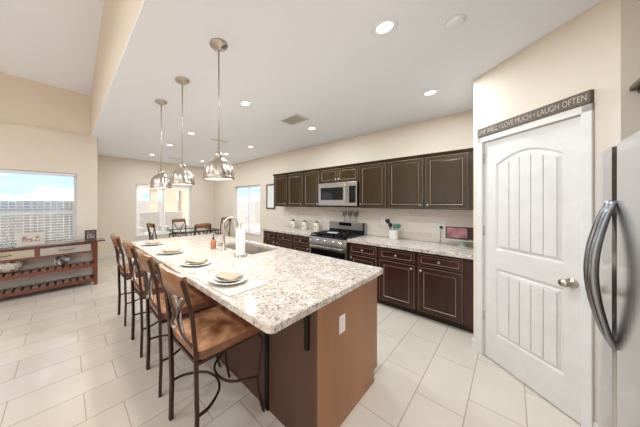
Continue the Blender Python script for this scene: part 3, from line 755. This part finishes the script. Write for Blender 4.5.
MB().box((1.318, .7375, .603), (1.392, .7415, .718), bev=.0015).build('plate', PLASTW, op)
for z in (.638, .682): MB().box((1.338, .7365, z-.015), (1.372, .7374, z+.015)).build('socket', TRIM, op)

# place settings ------------------------------------------------------
PZ = .9145
sets = [(.828, 1.302, 'nearest the camera'), (.845, 1.84, 'second from the camera'), (.835, 2.42, 'third from the camera'), (.83, 3.05, 'farthest from the camera')]
ordn = ['nearest the camera on the island', 'second from the camera on the island', 'third from the camera on the island', 'farthest from the camera on the island']
m0 = pl0 = nk0 = None
for i, (x, y, _) in enumerate(sets):
    if m0 is None:
        mb = MB(); R_ = .03; W2, L2 = .155, .225
        pts = arc(-W2+R_, -L2+R_, R_, PI, 1.5*PI, 4)+arc(W2-R_, -L2+R_, R_, 1.5*PI, 2*PI, 4)+arc(W2-R_, L2-R_, R_, 0, .5*PI, 4)+arc(-W2+R_, L2-R_, R_, .5*PI, PI, 4)
        m0 = mb.prism(pts, 0, .0035).build('placemat', CANV); m0.location = (x+.02, y, PZ)
        tag(m0, '', 'placemat', 'cloth placemats on the island')
        pl0 = local_thing('dinner_plate', '', 'plate', (x+.01, y, PZ+.0036), group='white plates on the placemats')
        MB().lathe([(0, .003), (.06, .0), (.075, .001), (.105, .012), (.133, .019), (.135, .022), (.131, .0225), (.10, .015), (.075, .006), (0, .006)], seg=48).build('dish', CHINA, pl0)
        MB().lathe([(.0, .0095), (.055, .0065), (.060, .0095), (.085, .020), (.098, .025), (.099, .028), (.085, .024), (.062, .014), (0, .012)], seg=48).build('salad_plate', CHINAG, pl0)
        nk = MB()
        N = 8
        grid = [[None]*(N+1) for _ in range(N+1)]
        for a in range(N+1):
            for b in range(N+1):
                uu, vv = a/N*2-1, b/N*2-1
                xx, yy = uu*.062*(1-.25*vv), vv*.088
                zz = .0345+.004*math.sin(uu*3.1+vv)*math.cos(vv*2.2)+.003*(1-abs(uu))+.003*random.random()
                grid[a][b] = (nk.bm.verts.new((xx, yy, zz)), nk.bm.verts.new((xx, yy, zz-.003)))
        for a in range(N):
            for b in range(N):
                for s_ in (0, 1): nk.face([grid[a][b][s_], grid[a+1][b][s_], grid[a+1][b+1][s_], grid[a][b+1][s_]], 0, True)
        for a in range(N):
            for q in ((a, 0, a+1, 0), (a, N, a+1, N)): nk.face([grid[q[0]][q[1]][0], grid[q[2]][q[3]][0], grid[q[2]][q[3]][1], grid[q[0]][q[1]][1]])
            for q in ((0, a, 0, a+1), (N, a, N, a+1)): nk.face([grid[q[0]][q[1]][0], grid[q[2]][q[3]][0], grid[q[2]][q[3]][1], grid[q[0]][q[1]][1]])
        nk0 = nk.build('folded_napkin', NAPK); nk0.location = (x+.01, y, PZ+.0036); nk0.rotation_euler = (0, 0, .3); tag(nk0, '', 'napkin', 'folded napkins on the plates')
        ms, ps, ns = m0, pl0, nk0
    else:
        ms = m0.copy(); col.objects.link(ms); ms.location = (x+.02, y, PZ)
        ps = dup(pl0, (x+.01, y, PZ+.0036))
        ns = nk0.copy(); col.objects.link(ns); ns.location = (x+.01, y, PZ+.0036); ns.rotation_euler = (0, 0, .3+.35*i)
    ms['label'] = 'beige cloth placemat ' + ordn[i]
    ps['label'] = 'white plate with a smaller plate on it, ' + ordn[i]
    ns['label'] = 'folded tan napkin on the plate ' + ordn[i]

# bar stools ------------------------------------------------------------
def cushion(mb, hw_f, hw_r, x0, x1, z0, z1, crown=.012, n=10, mi_side=1):
    """rounded trapezoid cushion"""
    def outline(k, zz):
        pts = []
        r = .05
        cs = [(x0, -hw_r), (x1, -hw_f), (x1, hw_f), (x0, hw_r)]
        for i in range(4):
            p = Vector(cs[i]); a = (Vector(cs[i-1])-p).normalized(); b = (Vector(cs[(i+1)%4])-p).normalized()
            for t in range(7):
                t_ = t/6; q = (p+a*r)*(1-t_)**2+p*2*t_*(1-t_)+(p+b*r)*t_**2; pts.append(q)
        c = Vector(((x0+x1)/2, 0))
        return [mb.bm.verts.new((c.x+(q.x-c.x)*k, (q.y)*k, zz)) for q in pts]
    h = z1-z0
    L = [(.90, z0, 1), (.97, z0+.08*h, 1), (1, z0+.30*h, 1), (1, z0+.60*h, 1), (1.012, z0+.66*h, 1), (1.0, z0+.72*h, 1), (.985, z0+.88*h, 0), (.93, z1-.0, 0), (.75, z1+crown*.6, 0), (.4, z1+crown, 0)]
    prev = None
    for k, z, mi in L:
        cur = outline(k, z)
        if prev: 
            for i in range(len(cur)): mb.face([prev[i], prev[(i+1)%len(cur)], cur[(i+1)%len(cur)], cur[i]], mi, True)
        else: mb.face(cur[::-1], 1)
        prev = cur
    mb.face(prev, 0, True)
def make_stool(name, label, cat, group, sh=.64, top=1.058, rh=.125, base_leg=True):
    r = local_thing(name, label, cat, (0, 0, 0), group=group)
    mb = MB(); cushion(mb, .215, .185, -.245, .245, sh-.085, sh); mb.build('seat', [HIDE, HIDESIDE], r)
    k = (top-sh)
    for sy in (-1, 1):
        MB().tube([(-.25, sy*.178, 0), (-.243, sy*.180, sh*.4), (-.252, sy*.182, sh-.02), (-.275, sy*.183, sh+k*.5), (-.33, sy*.18, top-.02)], .0115, seg=4).build('leg', IRON, r)
        MB().tube(spline([(.17, sy*.165, sh-.084), (.215, sy*.188, sh-.105), (.232, sy*.198, sh-.16), (.215, sy*.196, sh*.55), (.195, sy*.195, sh*.33), (.215, sy*.20, sh*.16), (.242, sy*.208, 0)]), .0105, seg=8).build('leg', IRON, r)
    mb = MB(); fz = sh-.095
    mb.tube([(-.235, -.165, fz), (.19, -.17, fz)], .009, seg=4); mb.tube([(-.235, .165, fz), (.19, .17, fz)], .009, seg=4)
    mb.tube([(-.235, -.165, fz), (-.235, .165, fz)], .009, seg=4); mb.tube([(.17, -.165, fz), (.17, .165, fz)], .009, seg=4); mb.build('seat_frame', IRON, r)
    # foot rests: two half rings meeting in the middle
    z = sh*.40
    MB().tube(spline([(-.244, -.178, z), (-.16, -.168, z), (-.05, -.10, z), (-.012, 0, z), (-.05, .10, z), (-.16, .168, z), (-.244, .178, z)]), .0085, seg=8).build('foot_ring', IRON, r)
    MB().tube(spline([(.20, -.193, z), (.12, -.16, z), (.03, -.09, z), (.006, 0, z), (.03, .09, z), (.12, .16, z), (.20, .193, z)]), .0085, seg=8).build('foot_ring', IRON, r)
    # crest rail, curved in plan, in front of the posts
    mb = MB(); N = 12; fr, bk = [], []
    for i in range(N+1):
        t = i/N*2-1; y = t*.180; bow = .030*(1-t*t)
        zt = top+.010*(1-t*t); zb = top-rh-.0*(1-t*t)
        for lst, dx in ((fr, .012), (bk, -.012)):
            lst.append((mb.bm.verts.new((-.292-bow-.018*(zb-top+rh)+dx-(-.0), y, zb)), mb.bm.verts.new((-.318-bow+dx, y, zt))))
    for i in range(N):
        mb.face([fr[i][0], fr[i+1][0], fr[i+1][1], fr[i][1]], 0, True); mb.face([bk[i][0], bk[i+1][0], bk[i+1][1], bk[i][1]], 0, True)
        mb.face([fr[i][1], fr[i+1][1], bk[i+1][1], bk[i][1]]); mb.face([fr[i][0], fr[i+1][0], bk[i+1][0], bk[i][0]])
    for i in (0, N): mb.face([fr[i][0], fr[i][1], bk[i][1], bk[i][0]])
    mb.build('crest_rail', HONEY, r)
    # back: crossed straps and pewter leaf scroll
    zt, zb, zm = top-rh+.003, sh+.005, (top-rh+sh)/2-.01
    xt, xb = -.300, -.258; xm = (xt+xb)/2-.012
    for sy in (-1, 1):
        MB().tube(spline([(xt, sy*.165, zt), (xm-.004, sy*.075, zm+.075), (xm, sy*.018, zm)]), .008, seg=4, flat=(.45, 1.3)).build('back_strap', IRON, r)
        MB().tube(spline([(xm, sy*.018, zm), (xm+.004, sy*.075, zm-.075), (xb, sy*.160, zb)]), .008, seg=4, flat=(.45, 1.3)).build('back_strap', IRON, r)
    mb = MB(); xo = xm+.014
    oval = [(xo-.0*math.sin(t), .045*math.cos(t), zm-.005+.066*math.sin(t)) for t in [2*PI*i/20 for i in range(20)]]
    mb.tube(oval, .0055, seg=6, closed=True)
    for sy in (-1, 1):
        q = spline([(xo, sy*.010, zm-.085), (xo+.006, sy*.035, zm-.02), (xo+.004, sy*.018, zm+.05), (xo, sy*.045, zm+.105), (xo, sy*.078, zm+.10), (xo, sy*.070, zm+.075)])
        mb.tube(q, [.003+.008*math.sin(PI*i/(len(q)-1)) for i in range(len(q))], seg=6)
        q = spline([(xo, sy*.015, zm+.06), (xo, sy*.05, zm-.03), (xo, sy*.082, zm-.085), (xo, sy*.060, zm-.11), (xo, sy*.045, zm-.09)])
        mb.tube(q, [.003+.006*math.sin(PI*i/(len(q)-1)) for i in range(len(q))], seg=6)
    mb.build('leaf_scroll', PEWTER, r)
    return r
s0 = make_stool('bar_stool', 'bar stool with brown hide seat nearest the camera, its whole seat in view', 'bar stool', 'bar stools along the island')
s0.location = (.785, 1.355, 0); s0.rotation_euler = (0, 0, .03)
dup(s0, (.785, 1.935, 0), -.02, 'bar stool second from the camera at the island, by the second plate')
dup(s0, (.785, 2.505, 0), .0, 'bar stool third from the camera at the island, by the third plate')
dup(s0, (.775, 3.225, 0), .02, 'bar stool farthest from the camera at the island, by the farthest plate')

# dining set ----------------------------------------------------------------
dt = thing('dining_table', 'glass topped dining table with dark iron scroll apron beyond the island', 'dining table', (2.40, 5.45, 0))
MB().box((1.90, 4.95, .755), (3.05, 5.95, .767), bev=.003).build('table_top', GLASST, dt)
mb = MB()
for z in (.655, .748):
    mb.tube([(1.98, 5.05, z), (2.98, 5.05, z), (2.98, 5.85, z), (1.98, 5.85, z)], .013, seg=6, closed=True)
def curls(mb, p, q, n, z0, z1, r=.008):
    p = Vector(p); q = Vector(q)
    for i in range(n):
        a = p.lerp(q, i/n); b = p.lerp(q, (i+1)/n); m = (a+b)/2; zc = (z0+z1)/2
        pts = [Vector((*(a.lerp(b, .5+.48*math.cos(t)*s_)).xy, zc+(z1-z0)*.48*math.sin(t))) for t, s_ in [(2*PI*k/10, 1-.0*k) for k in range(9)]]
        mb.tube(pts, r, seg=5)
curls(mb, (2.00, 5.05, 0), (2.96, 5.05, 0), 9, .655, .748); curls(mb, (1.98, 5.07, 0), (1.98, 5.83, 0), 7, .655, .748); curls(mb, (2.98, 5.07, 0), (2.98, 5.83, 0), 7, .655, .748)
mb.build('scroll_apron', IRON, dt)
for x in (2.00, 2.96):
    for y in (5.07, 5.83): MB().tube(spline([(x, y, .655), (x+.03*(1 if x > 2 else -1), y, .4), (x-.02*(1 if x > 2 else -1), y, .15), (x+.03*(1 if x > 2 else -1), y, 0)]), .016, seg=8).build('leg', IRON, dt)
d0 = make_stool('dining_chair', 'dining chair with honey wood crest rail on the near side of the dining table', 'dining chair', 'iron dining chairs around the glass table', sh=.46, top=.99, rh=.09)
d0.location = (2.25, 4.82, 0); d0.rotation_euler = (0, 0, PI/2)
dup(d0, (2.42, 6.02, 0), -PI/2, 'dining chair on the far side of the table, before the window')
dup(d0, (1.745, 5.42, 0), .1, 'dining chair at the left end of the table, seen sideways')
dup(d0, (3.40, 5.78, 0), PI+.3, 'dining chair at the right end of the table, turned towards the sink')

# things on the right worktop -------------------------------------------------
WZ = .8835
cr_ = thing('utensil_crock', 'white crock on the right worktop holding black and teal utensils', 'crock', (3.80, 1.22, WZ))
CC = (3.80, 1.22, WZ)
MB().lathe([(0, 0), (.060, 0), (.064, .006), (.064, .135), (.066, .142), (.060, .142), (.058, .012), (0, .012)], c=CC, seg=28).build('pot', CHINA, cr_)
ut = [('spatula', BLACK, (-.02, .03), (-.02, .066), .31, 'black spatula leaning left in the white crock'), ('cooking_spoon', BLACK, (-.01, -.01), (-.045, .020), .255, 'black cooking spoon upright in the white crock'),
      ('ladle', TEAL, (.0, -.02), (-.02, -.025), .245, 'teal ladle in the white crock'), ('slotted_turner', TEAL, (.02, -.03), (.01, -.058), .245, 'teal turner leaning right in the white crock'), ('whisk_spoon', TEAL, (.03, 0), (.045, .01), .23, 'teal spoon leaning towards the tiles in the white crock')]
for nm, m, a, b, h_, lb in ut:
    mb = MB(); p = Vector((CC[0]+a[0]*.5, CC[1]+a[1]*.5, WZ+.02)); q = Vector((CC[0]+b[0], CC[1]+b[1], WZ+h_-.07)); e = p+(q-p)*1.35
    mb.tube([p, q], .005, seg=6); d_ = (q-p).normalized()
    mb.tube([q, q+d_*.015, q+d_*.04, q+d_*.065, q+d_*.075], [.007, .028, .036, .032, .010], seg=10, flat=(.35, 1))
    solo(mb, nm, m, lb, 'kitchen utensil', 'utensils in the crock')
ck = thing('cake_stand', 'mint green pedestal cake stand at the right end of the worktop', 'cake stand', (3.80, .415, WZ))
KC = (3.80, .415, WZ)
MB().lathe([(0, 0), (.060, 0), (.062, .006), (.030, .022), (.020, .04), (.024, .075), (.04, .085), (0, .086)], c=KC, seg=28).build('pedestal', MINT, ck)
MB().lathe([(0, .0865), (.10, .0865), (.132, .092), (.136, .100), (.130, .100), (.10, .095), (0, .095)], c=KC, seg=40).build('plate', MINT, ck)
tb = thing('tablet', 'dark-framed tablet with a pink picture leaning on the cake stand', 'tablet', (3.73, .46, WZ+.1))
TM = Matrix.Translation((3.745, .465, WZ+.104)) @ Matrix.Rotation(math.radians(8), 4, 'Z') @ Matrix.Rotation(math.radians(12), 4, 'Y')
MB().box((0, -.112, 0), (.014, .112, .155), M=TM, bev=.003).build('case', BLACK, tb)
MB().box((-.0015, -.098, .014), (-.0002, .098, .142), M=TM).build('screen', PINK, tb)
TM2 = Matrix.Translation((3.60, .385, WZ+.102)) @ Matrix.Rotation(math.radians(-14), 4, 'Z')
bk_ = solo(MB().box((0, -.05, 0), (.028, .05, .152), M=Matrix.Translation((3.845, .36, WZ+.1005)) @ Matrix.Rotation(.15, 4, 'Z'), bev=.002), 'recipe_book', mat('maroon_cover', (92, 42, 38), .4), 'small dark maroon book standing behind the tablet on the cake stand', 'book')
def outlet(name, y, z, label, sw=False):
    r = thing(name, label, 'outlet' if not sw else 'light switch', (XK-.014, y, z))
    x = XK-.0125
    p_ = MB().box((x-.005, y-.036, z-.058), (x, y+.036, z+.058), bev=.001).build('plate', PLASTW, r)
    if sw: MB().box((x-.009, y-.012, z-.025), (x-.0052, y+.012, z+.025)).build('rocker', TRIM, r)
    else:
        for dz in (-.022, .022): MB().box((x-.0065, y-.016, z+dz-.014), (x-.0052, y+.016, z+dz+.014)).build('socket', TRIM, r)
    return r
outlet('wall_outlet', .66, 1.13, 'white wall outlet with a black plug left of the tablet')
pg = MB(); pg.box((XK-.050, .643, 1.088), (XK-.0205, .677, 1.122), bev=.004); pg.tube(spline([(XK-.035, .66, 1.09), (XK-.03, .665, 1.02), (XK-.03, .67, .95), (XK-.035, .67, .905), (XK-.05, .675, .888)]), .0035, seg=6)
solo(pg, 'power_plug', BLACK, 'black charger plug with its cord in the outlet by the tablet', 'plug')
outlet('wall_outlet', 1.44, 1.15, 'white wall outlet on the tiles between the stove and the crock')
outlet('wall_outlet', 2.56, 1.15, 'white wall outlet on the tiles just left of the stove')
outlet('light_switch', 3.36, 1.16, 'white wall switch on the tiles above the first canister', True)
# canisters
def canister(x, y, s, label):
    r = local_thing('canister', label, 'canister', (x, y, WZ), group='white canisters on the left worktop')
    mb = MB(); mb.lathe([(0, 0), (.052, 0), (.056, .005), (.056, .15), (.052, .158), (0, .158)], seg=28); b_ = mb.build('jar', CREAM, r)
    MB().lathe([(0, .1585), (.050, .1585), (.052, .163), (.048, .172), (.012, .176), (.012, .188), (.016, .196), (0, .200)], seg=24).build('lid', DARKF, r)
    T = Matrix.Translation((-.054, -.012, .075)) @ Matrix.Rotation(-PI/2, 4, 'Y')
    MB().lathe([(0, 0), (.013, 0), (.013, .004), (0, .005)], M=T, seg=12).build('badge', BLACK, r)
    return r
k0 = canister(3.84, 3.29, 1, 'white lidded canister farthest left of the three')
dup(k0, (3.84, 2.97, WZ), label='white lidded canister in the middle of the three')
dup(k0, (3.84, 2.66, WZ), label='white lidded canister nearest the stove')
# hanging frame beside the wall cabinets
hf = thing('wall_frame', 'narrow brown framed picture hanging left of the wall cabinets', 'picture frame', (XK-.01, 4.2, 1.29))
mb = MB(); y0, y1, z0, z1 = 4.02, 4.34, 1.29, 1.93; f_ = .03
for a, b, c, d_ in ((y0, y1, z0, z0+f_), (y0, y1, z1-f_, z1), (y0, y0+f_, z0+f_, z1-f_), (y1-f_, y1, z0+f_, z1-f_)): mb.box((XK-.025, a, c), (XK-.001, b, d_))
mb.build('frame', DARKF, hf)
MB().box((XK-.010, y0+f_, z0+f_), (XK-.001, y1-f_, z1-f_)).build('print', PAPER, hf)

# sign above the pantry door ------------------------------------------------
sg = thing('wooden_sign', 'long grey-brown wooden sign reading LIVE WELL LOVE MUCH LAUGH OFTEN above the pantry door', 'sign', tuple(C)[:2]+(2.0,))
MB().box((.068, -.022, 2.078), (.842, -.0165+.016, 2.158), M=MD).build('board', SIGN, sg)
fcu = bpy.data.curves.new('sign_text', 'FONT'); fcu.body = 'LIVE WELL \u2022 LOVE MUCH \u2022 LAUGH OFTEN'; fcu.size = 1; fcu.extrude = 0; fcu.resolution_u = 3
to = bpy.data.objects.new('sign_text', fcu); col.objects.link(to); bpy.context.view_layer.update()
dg = bpy.context.evaluated_depsgraph_get(); me = bpy.data.meshes.new_from_object(to.evaluated_get(dg)); col.objects.unlink(to); bpy.data.objects.remove(to)
xs = [v.co.x for v in me.vertices]; ys = [v.co.y for v in me.vertices]; x0_, x1_ = min(xs), max(xs); y0_, y1_ = min(ys), max(ys)
tm = MB(); tm.bm.from_mesh(me)
for v in tm.bm.verts:
    s_ = .084+(v.co.x-x0_)/(x1_-x0_)*(.826-.084); z_ = 2.098+(v.co.y-y0_)/(y1_-y0_)*.042
    v.co = MD @ Vector((s_, -.0228, z_))
tm.build('lettering', LETTER, sg)

# fridge ------------------------------------------------------------------
fr_ = thing('refrigerator', 'stainless side by side refrigerator at the right edge of the photo', 'refrigerator', (1.80, -.75, 0))
FX0, FX1, FS, FYF, FH = 1.34, 2.258, 1.955, -.325, 1.725
MB().box((FX0, -1.08, .03), (FX1, FYF-.075, FH-.012), bev=.004).build('cabinet', mat('grey_fridge_side', (150, 150, 150), .5), fr_)
def fdoor(x0, x1):
    pts = []
    n = 12
    for i in range(n+1):
        t = i/n; x = x0+(x1-x0)*t; e = min(t, 1-t); d = .014+.007*math.sqrt(max(0, 1-(1-min(1, e/.06))**2))+.007*math.sin(PI*t)
        pts.append((x, FYF-.026+d))
    pts = pts+[(x1, FYF-.072), (x0, FYF-.072)]
    return MB().prism(pts, .10, FH, smooth=False)
def fhandle(x, parent):
    z0, z1 = .77, 1.46; y = FYF-.004
    pts = [(x, y-.01, z0), (x, y+.006, z0+.005)] + [(x, y+.012+.050*math.sin(PI*i/14), z0+.01+(z1-z0-.02)*i/14) for i in range(1, 14)] + [(x, y+.006, z1-.005), (x, y-.01, z1)]
    MB().tube(pts, [.010, .011]+[.012+.006*math.sin(PI*i/14) for i in range(1, 14)]+[.011, .010], seg=12).build('handle', HSTEEL, parent)
mbd = fdoor(FS+.0015, FX1); dl = mbd.build('door', FSTEEL, fr_); fhandle(FS+.036, dl)
mbd = fdoor(FX0, FS-.0015); dr = mbd.build('door', FSTEEL, fr_); fhandle(FS-.036, dr)
MB().box((FX0+.01, FYF-.06, .02), (FX1-.01, FYF-.074, .095)).build('kick_grille', BLACK, fr_)
fc = thing('wall_cabinet', 'dark cabinet above the refrigerator with its crown corner showing', 'cabinet', (1.9, -.8, 1.80))
MB().box((1.20, -1.149, 1.80), (2.365, -.50, 2.06)).build('body', CABU, fc)
mb = MB(); mb.box((1.20, -.50, 2.061), (2.366, -.47, 2.08)); mb.box((1.20, -1.1, 2.061), (2.366, -.501, 2.08)); mb.box((1.20, -.502, 2.0805), (2.367, -.445, 2.105), bev=.004); mb.build('crown', CABU, fc)

# console table ------------------------------------------------------------
TX0, TX1, TY0, TY1, TH = -1.08, .435, 4.915, 5.195, .785
co = thing('console_table', 'reddish wood console table with two drawers and slatted shelves under the living window', 'console table', ((TX0+TX1)/2, 5.05, 0))
MB().box((TX0-.10, TY0-.03, TH-.022), (TX1+.105, TY1, TH), bev=.003).build('table_top', TOPC, co)
for x in (TX0, TX1-.05):
    for y in (TY0, TY1-.05): MB().box((x, y, 0), (x+.05, y+.05, TH-.0225), bev=.003).build('leg', REDW, co)
mb = MB()
mb.box((TX0+.051, TY0+.004, .585), (TX1-.051, TY0+.02, .612)); mb.box((TX0+.051, TY0+.004, .735), (TX1-.051, TY0+.02, TH-.0225)); mb.box((-.345, TY0+.004, .612), (-.295, TY0+.02, .735)); mb.box((TX1-.09, TY0+.004, .612), (TX1-.051, TY0+.02, .735))
mb.box((TX0+.051, TY1-.02, .585), (TX1-.051, TY1-.004, TH-.0225)); mb.build('apron', REDW, co)
for (a, b, m) in ((TX0+.055, -.350, DRWR), (-.290, TX1-.095, DRWG)):
    d_ = MB().box((a, TY0+.001, .615), (b, TY0+.018, .732), bev=.002).build('drawer', m, co)
    xm_ = (a+b)/2; MB().tube(spline([(xm_-.10, TY0+.001, .685), (xm_-.06, TY0-.016, .675), (xm_, TY0-.018, .672), (xm_+.06, TY0-.016, .675), (xm_+.10, TY0+.001, .685)]), .005, seg=6).build('pull', DARKF, d_)
SLAT = mat('worn_shelf_slat', (150, 112, 88), .3, noise=(8, (112, 74, 54), (1, .2, 1), .3))
SLATG = mat('grey_brown_shelf_slat', (146, 128, 114), .3, noise=(8, (96, 74, 62), (1, .2, 1), .25))
for z in (.355, .105):
    mb = MB(); mb.box((TX0+.051, TY0+.006, z-.035), (TX1-.051, TY0+.03, z+.015)); mb.box((TX0+.051, TY1-.03, z-.035), (TX1-.051, TY1-.006, z+.015)); f_ = mb.build('shelf_rail', REDW, co)
    mb = MB(); x = TX0+.06
    while x < TX1-.10: mb.box((x, TY0+.031, z+.002), (x+.060, TY1-.031, z+.034)); x += .092
    mb.build('shelf_slats', SLATG if z < .2 else SLAT, co)
    MB().box((TX0+.052, TY0+.032, z-.012), (TX1-.052, TY1-.032, z+.0015)).build('shelf_board', DARKF, co)
# on the table
def frame_on(x0, x1, z0, z1, y, fw, mframe, minner, label, tilt=8):
    r = thing('photo_frame', label, 'photo frame', ((x0+x1)/2, y, z0)); M = Matrix.Translation((0, y, z0+.003)) @ Matrix.Rotation(math.radians(-tilt), 4, 'X')
    h_ = z1-z0; mb = MB()
    for a, b, c, d_ in ((x0, x1, 0, fw), (x0, x1, h_-fw, h_), (x0, x0+fw, fw, h_-fw), (x1-fw, x1, fw, h_-fw)): mb.box((a, 0, c), (b, .018, d_), M=M)
    mb.build('frame', mframe, r); MB().box((x0+fw, .008, fw), (x1-fw, .014, h_-fw), M=M).build('print', minner, r)
    MB().tube([Vector(((x0+x1)/2, y+.02, z0+h_*.6)), Vector(((x0+x1)/2, y+.02+h_*.45, z0+.005))], .005, seg=4).build('stand', mframe, r)
PRT = mat('sepia_print', (150, 104, 84), .5, noise=(26, (226, 214, 204), (1, 1, 1), .08)); LIMED = mat('limed_frame', (212, 204, 192), .6, noise=(12, (196, 186, 172), (.2, 1, 1), .3))
PRT2 = mat('grey_print', (150, 140, 134), .5, noise=(26, (70, 60, 58), (1, 1, 1), .1))
frame_on(-.545, -.238, .786, .985, 4.98, .058, LIMED, PRT, 'wide limed frame with a brown print on the console table', 6)
frame_on(.258, .425, .786, .965, 4.98, .028, DARKF, PRT2, 'small dark picture frame at the right end of the console table', 6)
mb = MB()
for k, (x, h_) in enumerate(((-.70, .33), (-.64, .36))):
    mb.tube(spline([(x, 5.02, .798), (x+.045, 5.02, .85), (x+.05, 5.02, .93), (x+.02, 5.02, 1.02), (x+.05, 5.02, .80+h_*.85), (x+.09, 5.02, .80+h_), (x+.06, 5.02, .80+h_*.9)]), .008, seg=8)
mb.lathe([(0, 0), (.07, 0), (.07, .012), (0, .012)], c=(-.64, 5.02, .7855), seg=20)
solo(mb, 'swirl_sculpture', CHROME, 'silvery twin swirl sculpture at the left of the console table top', 'sculpture')
def rope_ball(c, r, name, label, m, n, rr, sq=(1, .8, .8)):
    mb = MB()
    for k in range(n):
        ax = Vector((random.gauss(0, 1), random.gauss(0, 1), random.gauss(0, 1))).normalized(); R_ = ax.to_track_quat('Z', 'Y').to_matrix(); r2 = r*random.uniform(.78, .97); off = math.sqrt(max(0, r*r*.95-r2*r2))*random.choice((-1, 1))
        pts = [Vector(c)+Vector([(R_ @ Vector((r2*math.cos(t), r2*math.sin(t), off)))[i]*sq[i] for i in range(3)]) for t in [2*PI*j/18 for j in range(18)]]
        mb.tube(pts, rr, seg=5, closed=True)
    return solo(mb, name, m, label, 'ornament')
SZ = .391
rope_ball((-.62, 5.055, SZ+.125), .115, 'rope_bundle', 'cream rope coil lying on the upper console shelf at the left', ROPE, 26, .010, (1.15, .85, .95))
rope_ball((-.045, 5.055, SZ+.093), .10, 'wire_ball', 'openwork white and dark wire ball on the upper console shelf', mat('whitewashed_wire', (222, 214, 206), .5, noise=(14, (86, 74, 68), (1, 1, 1), .06)), 14, .006, (1.0, .9, .88))
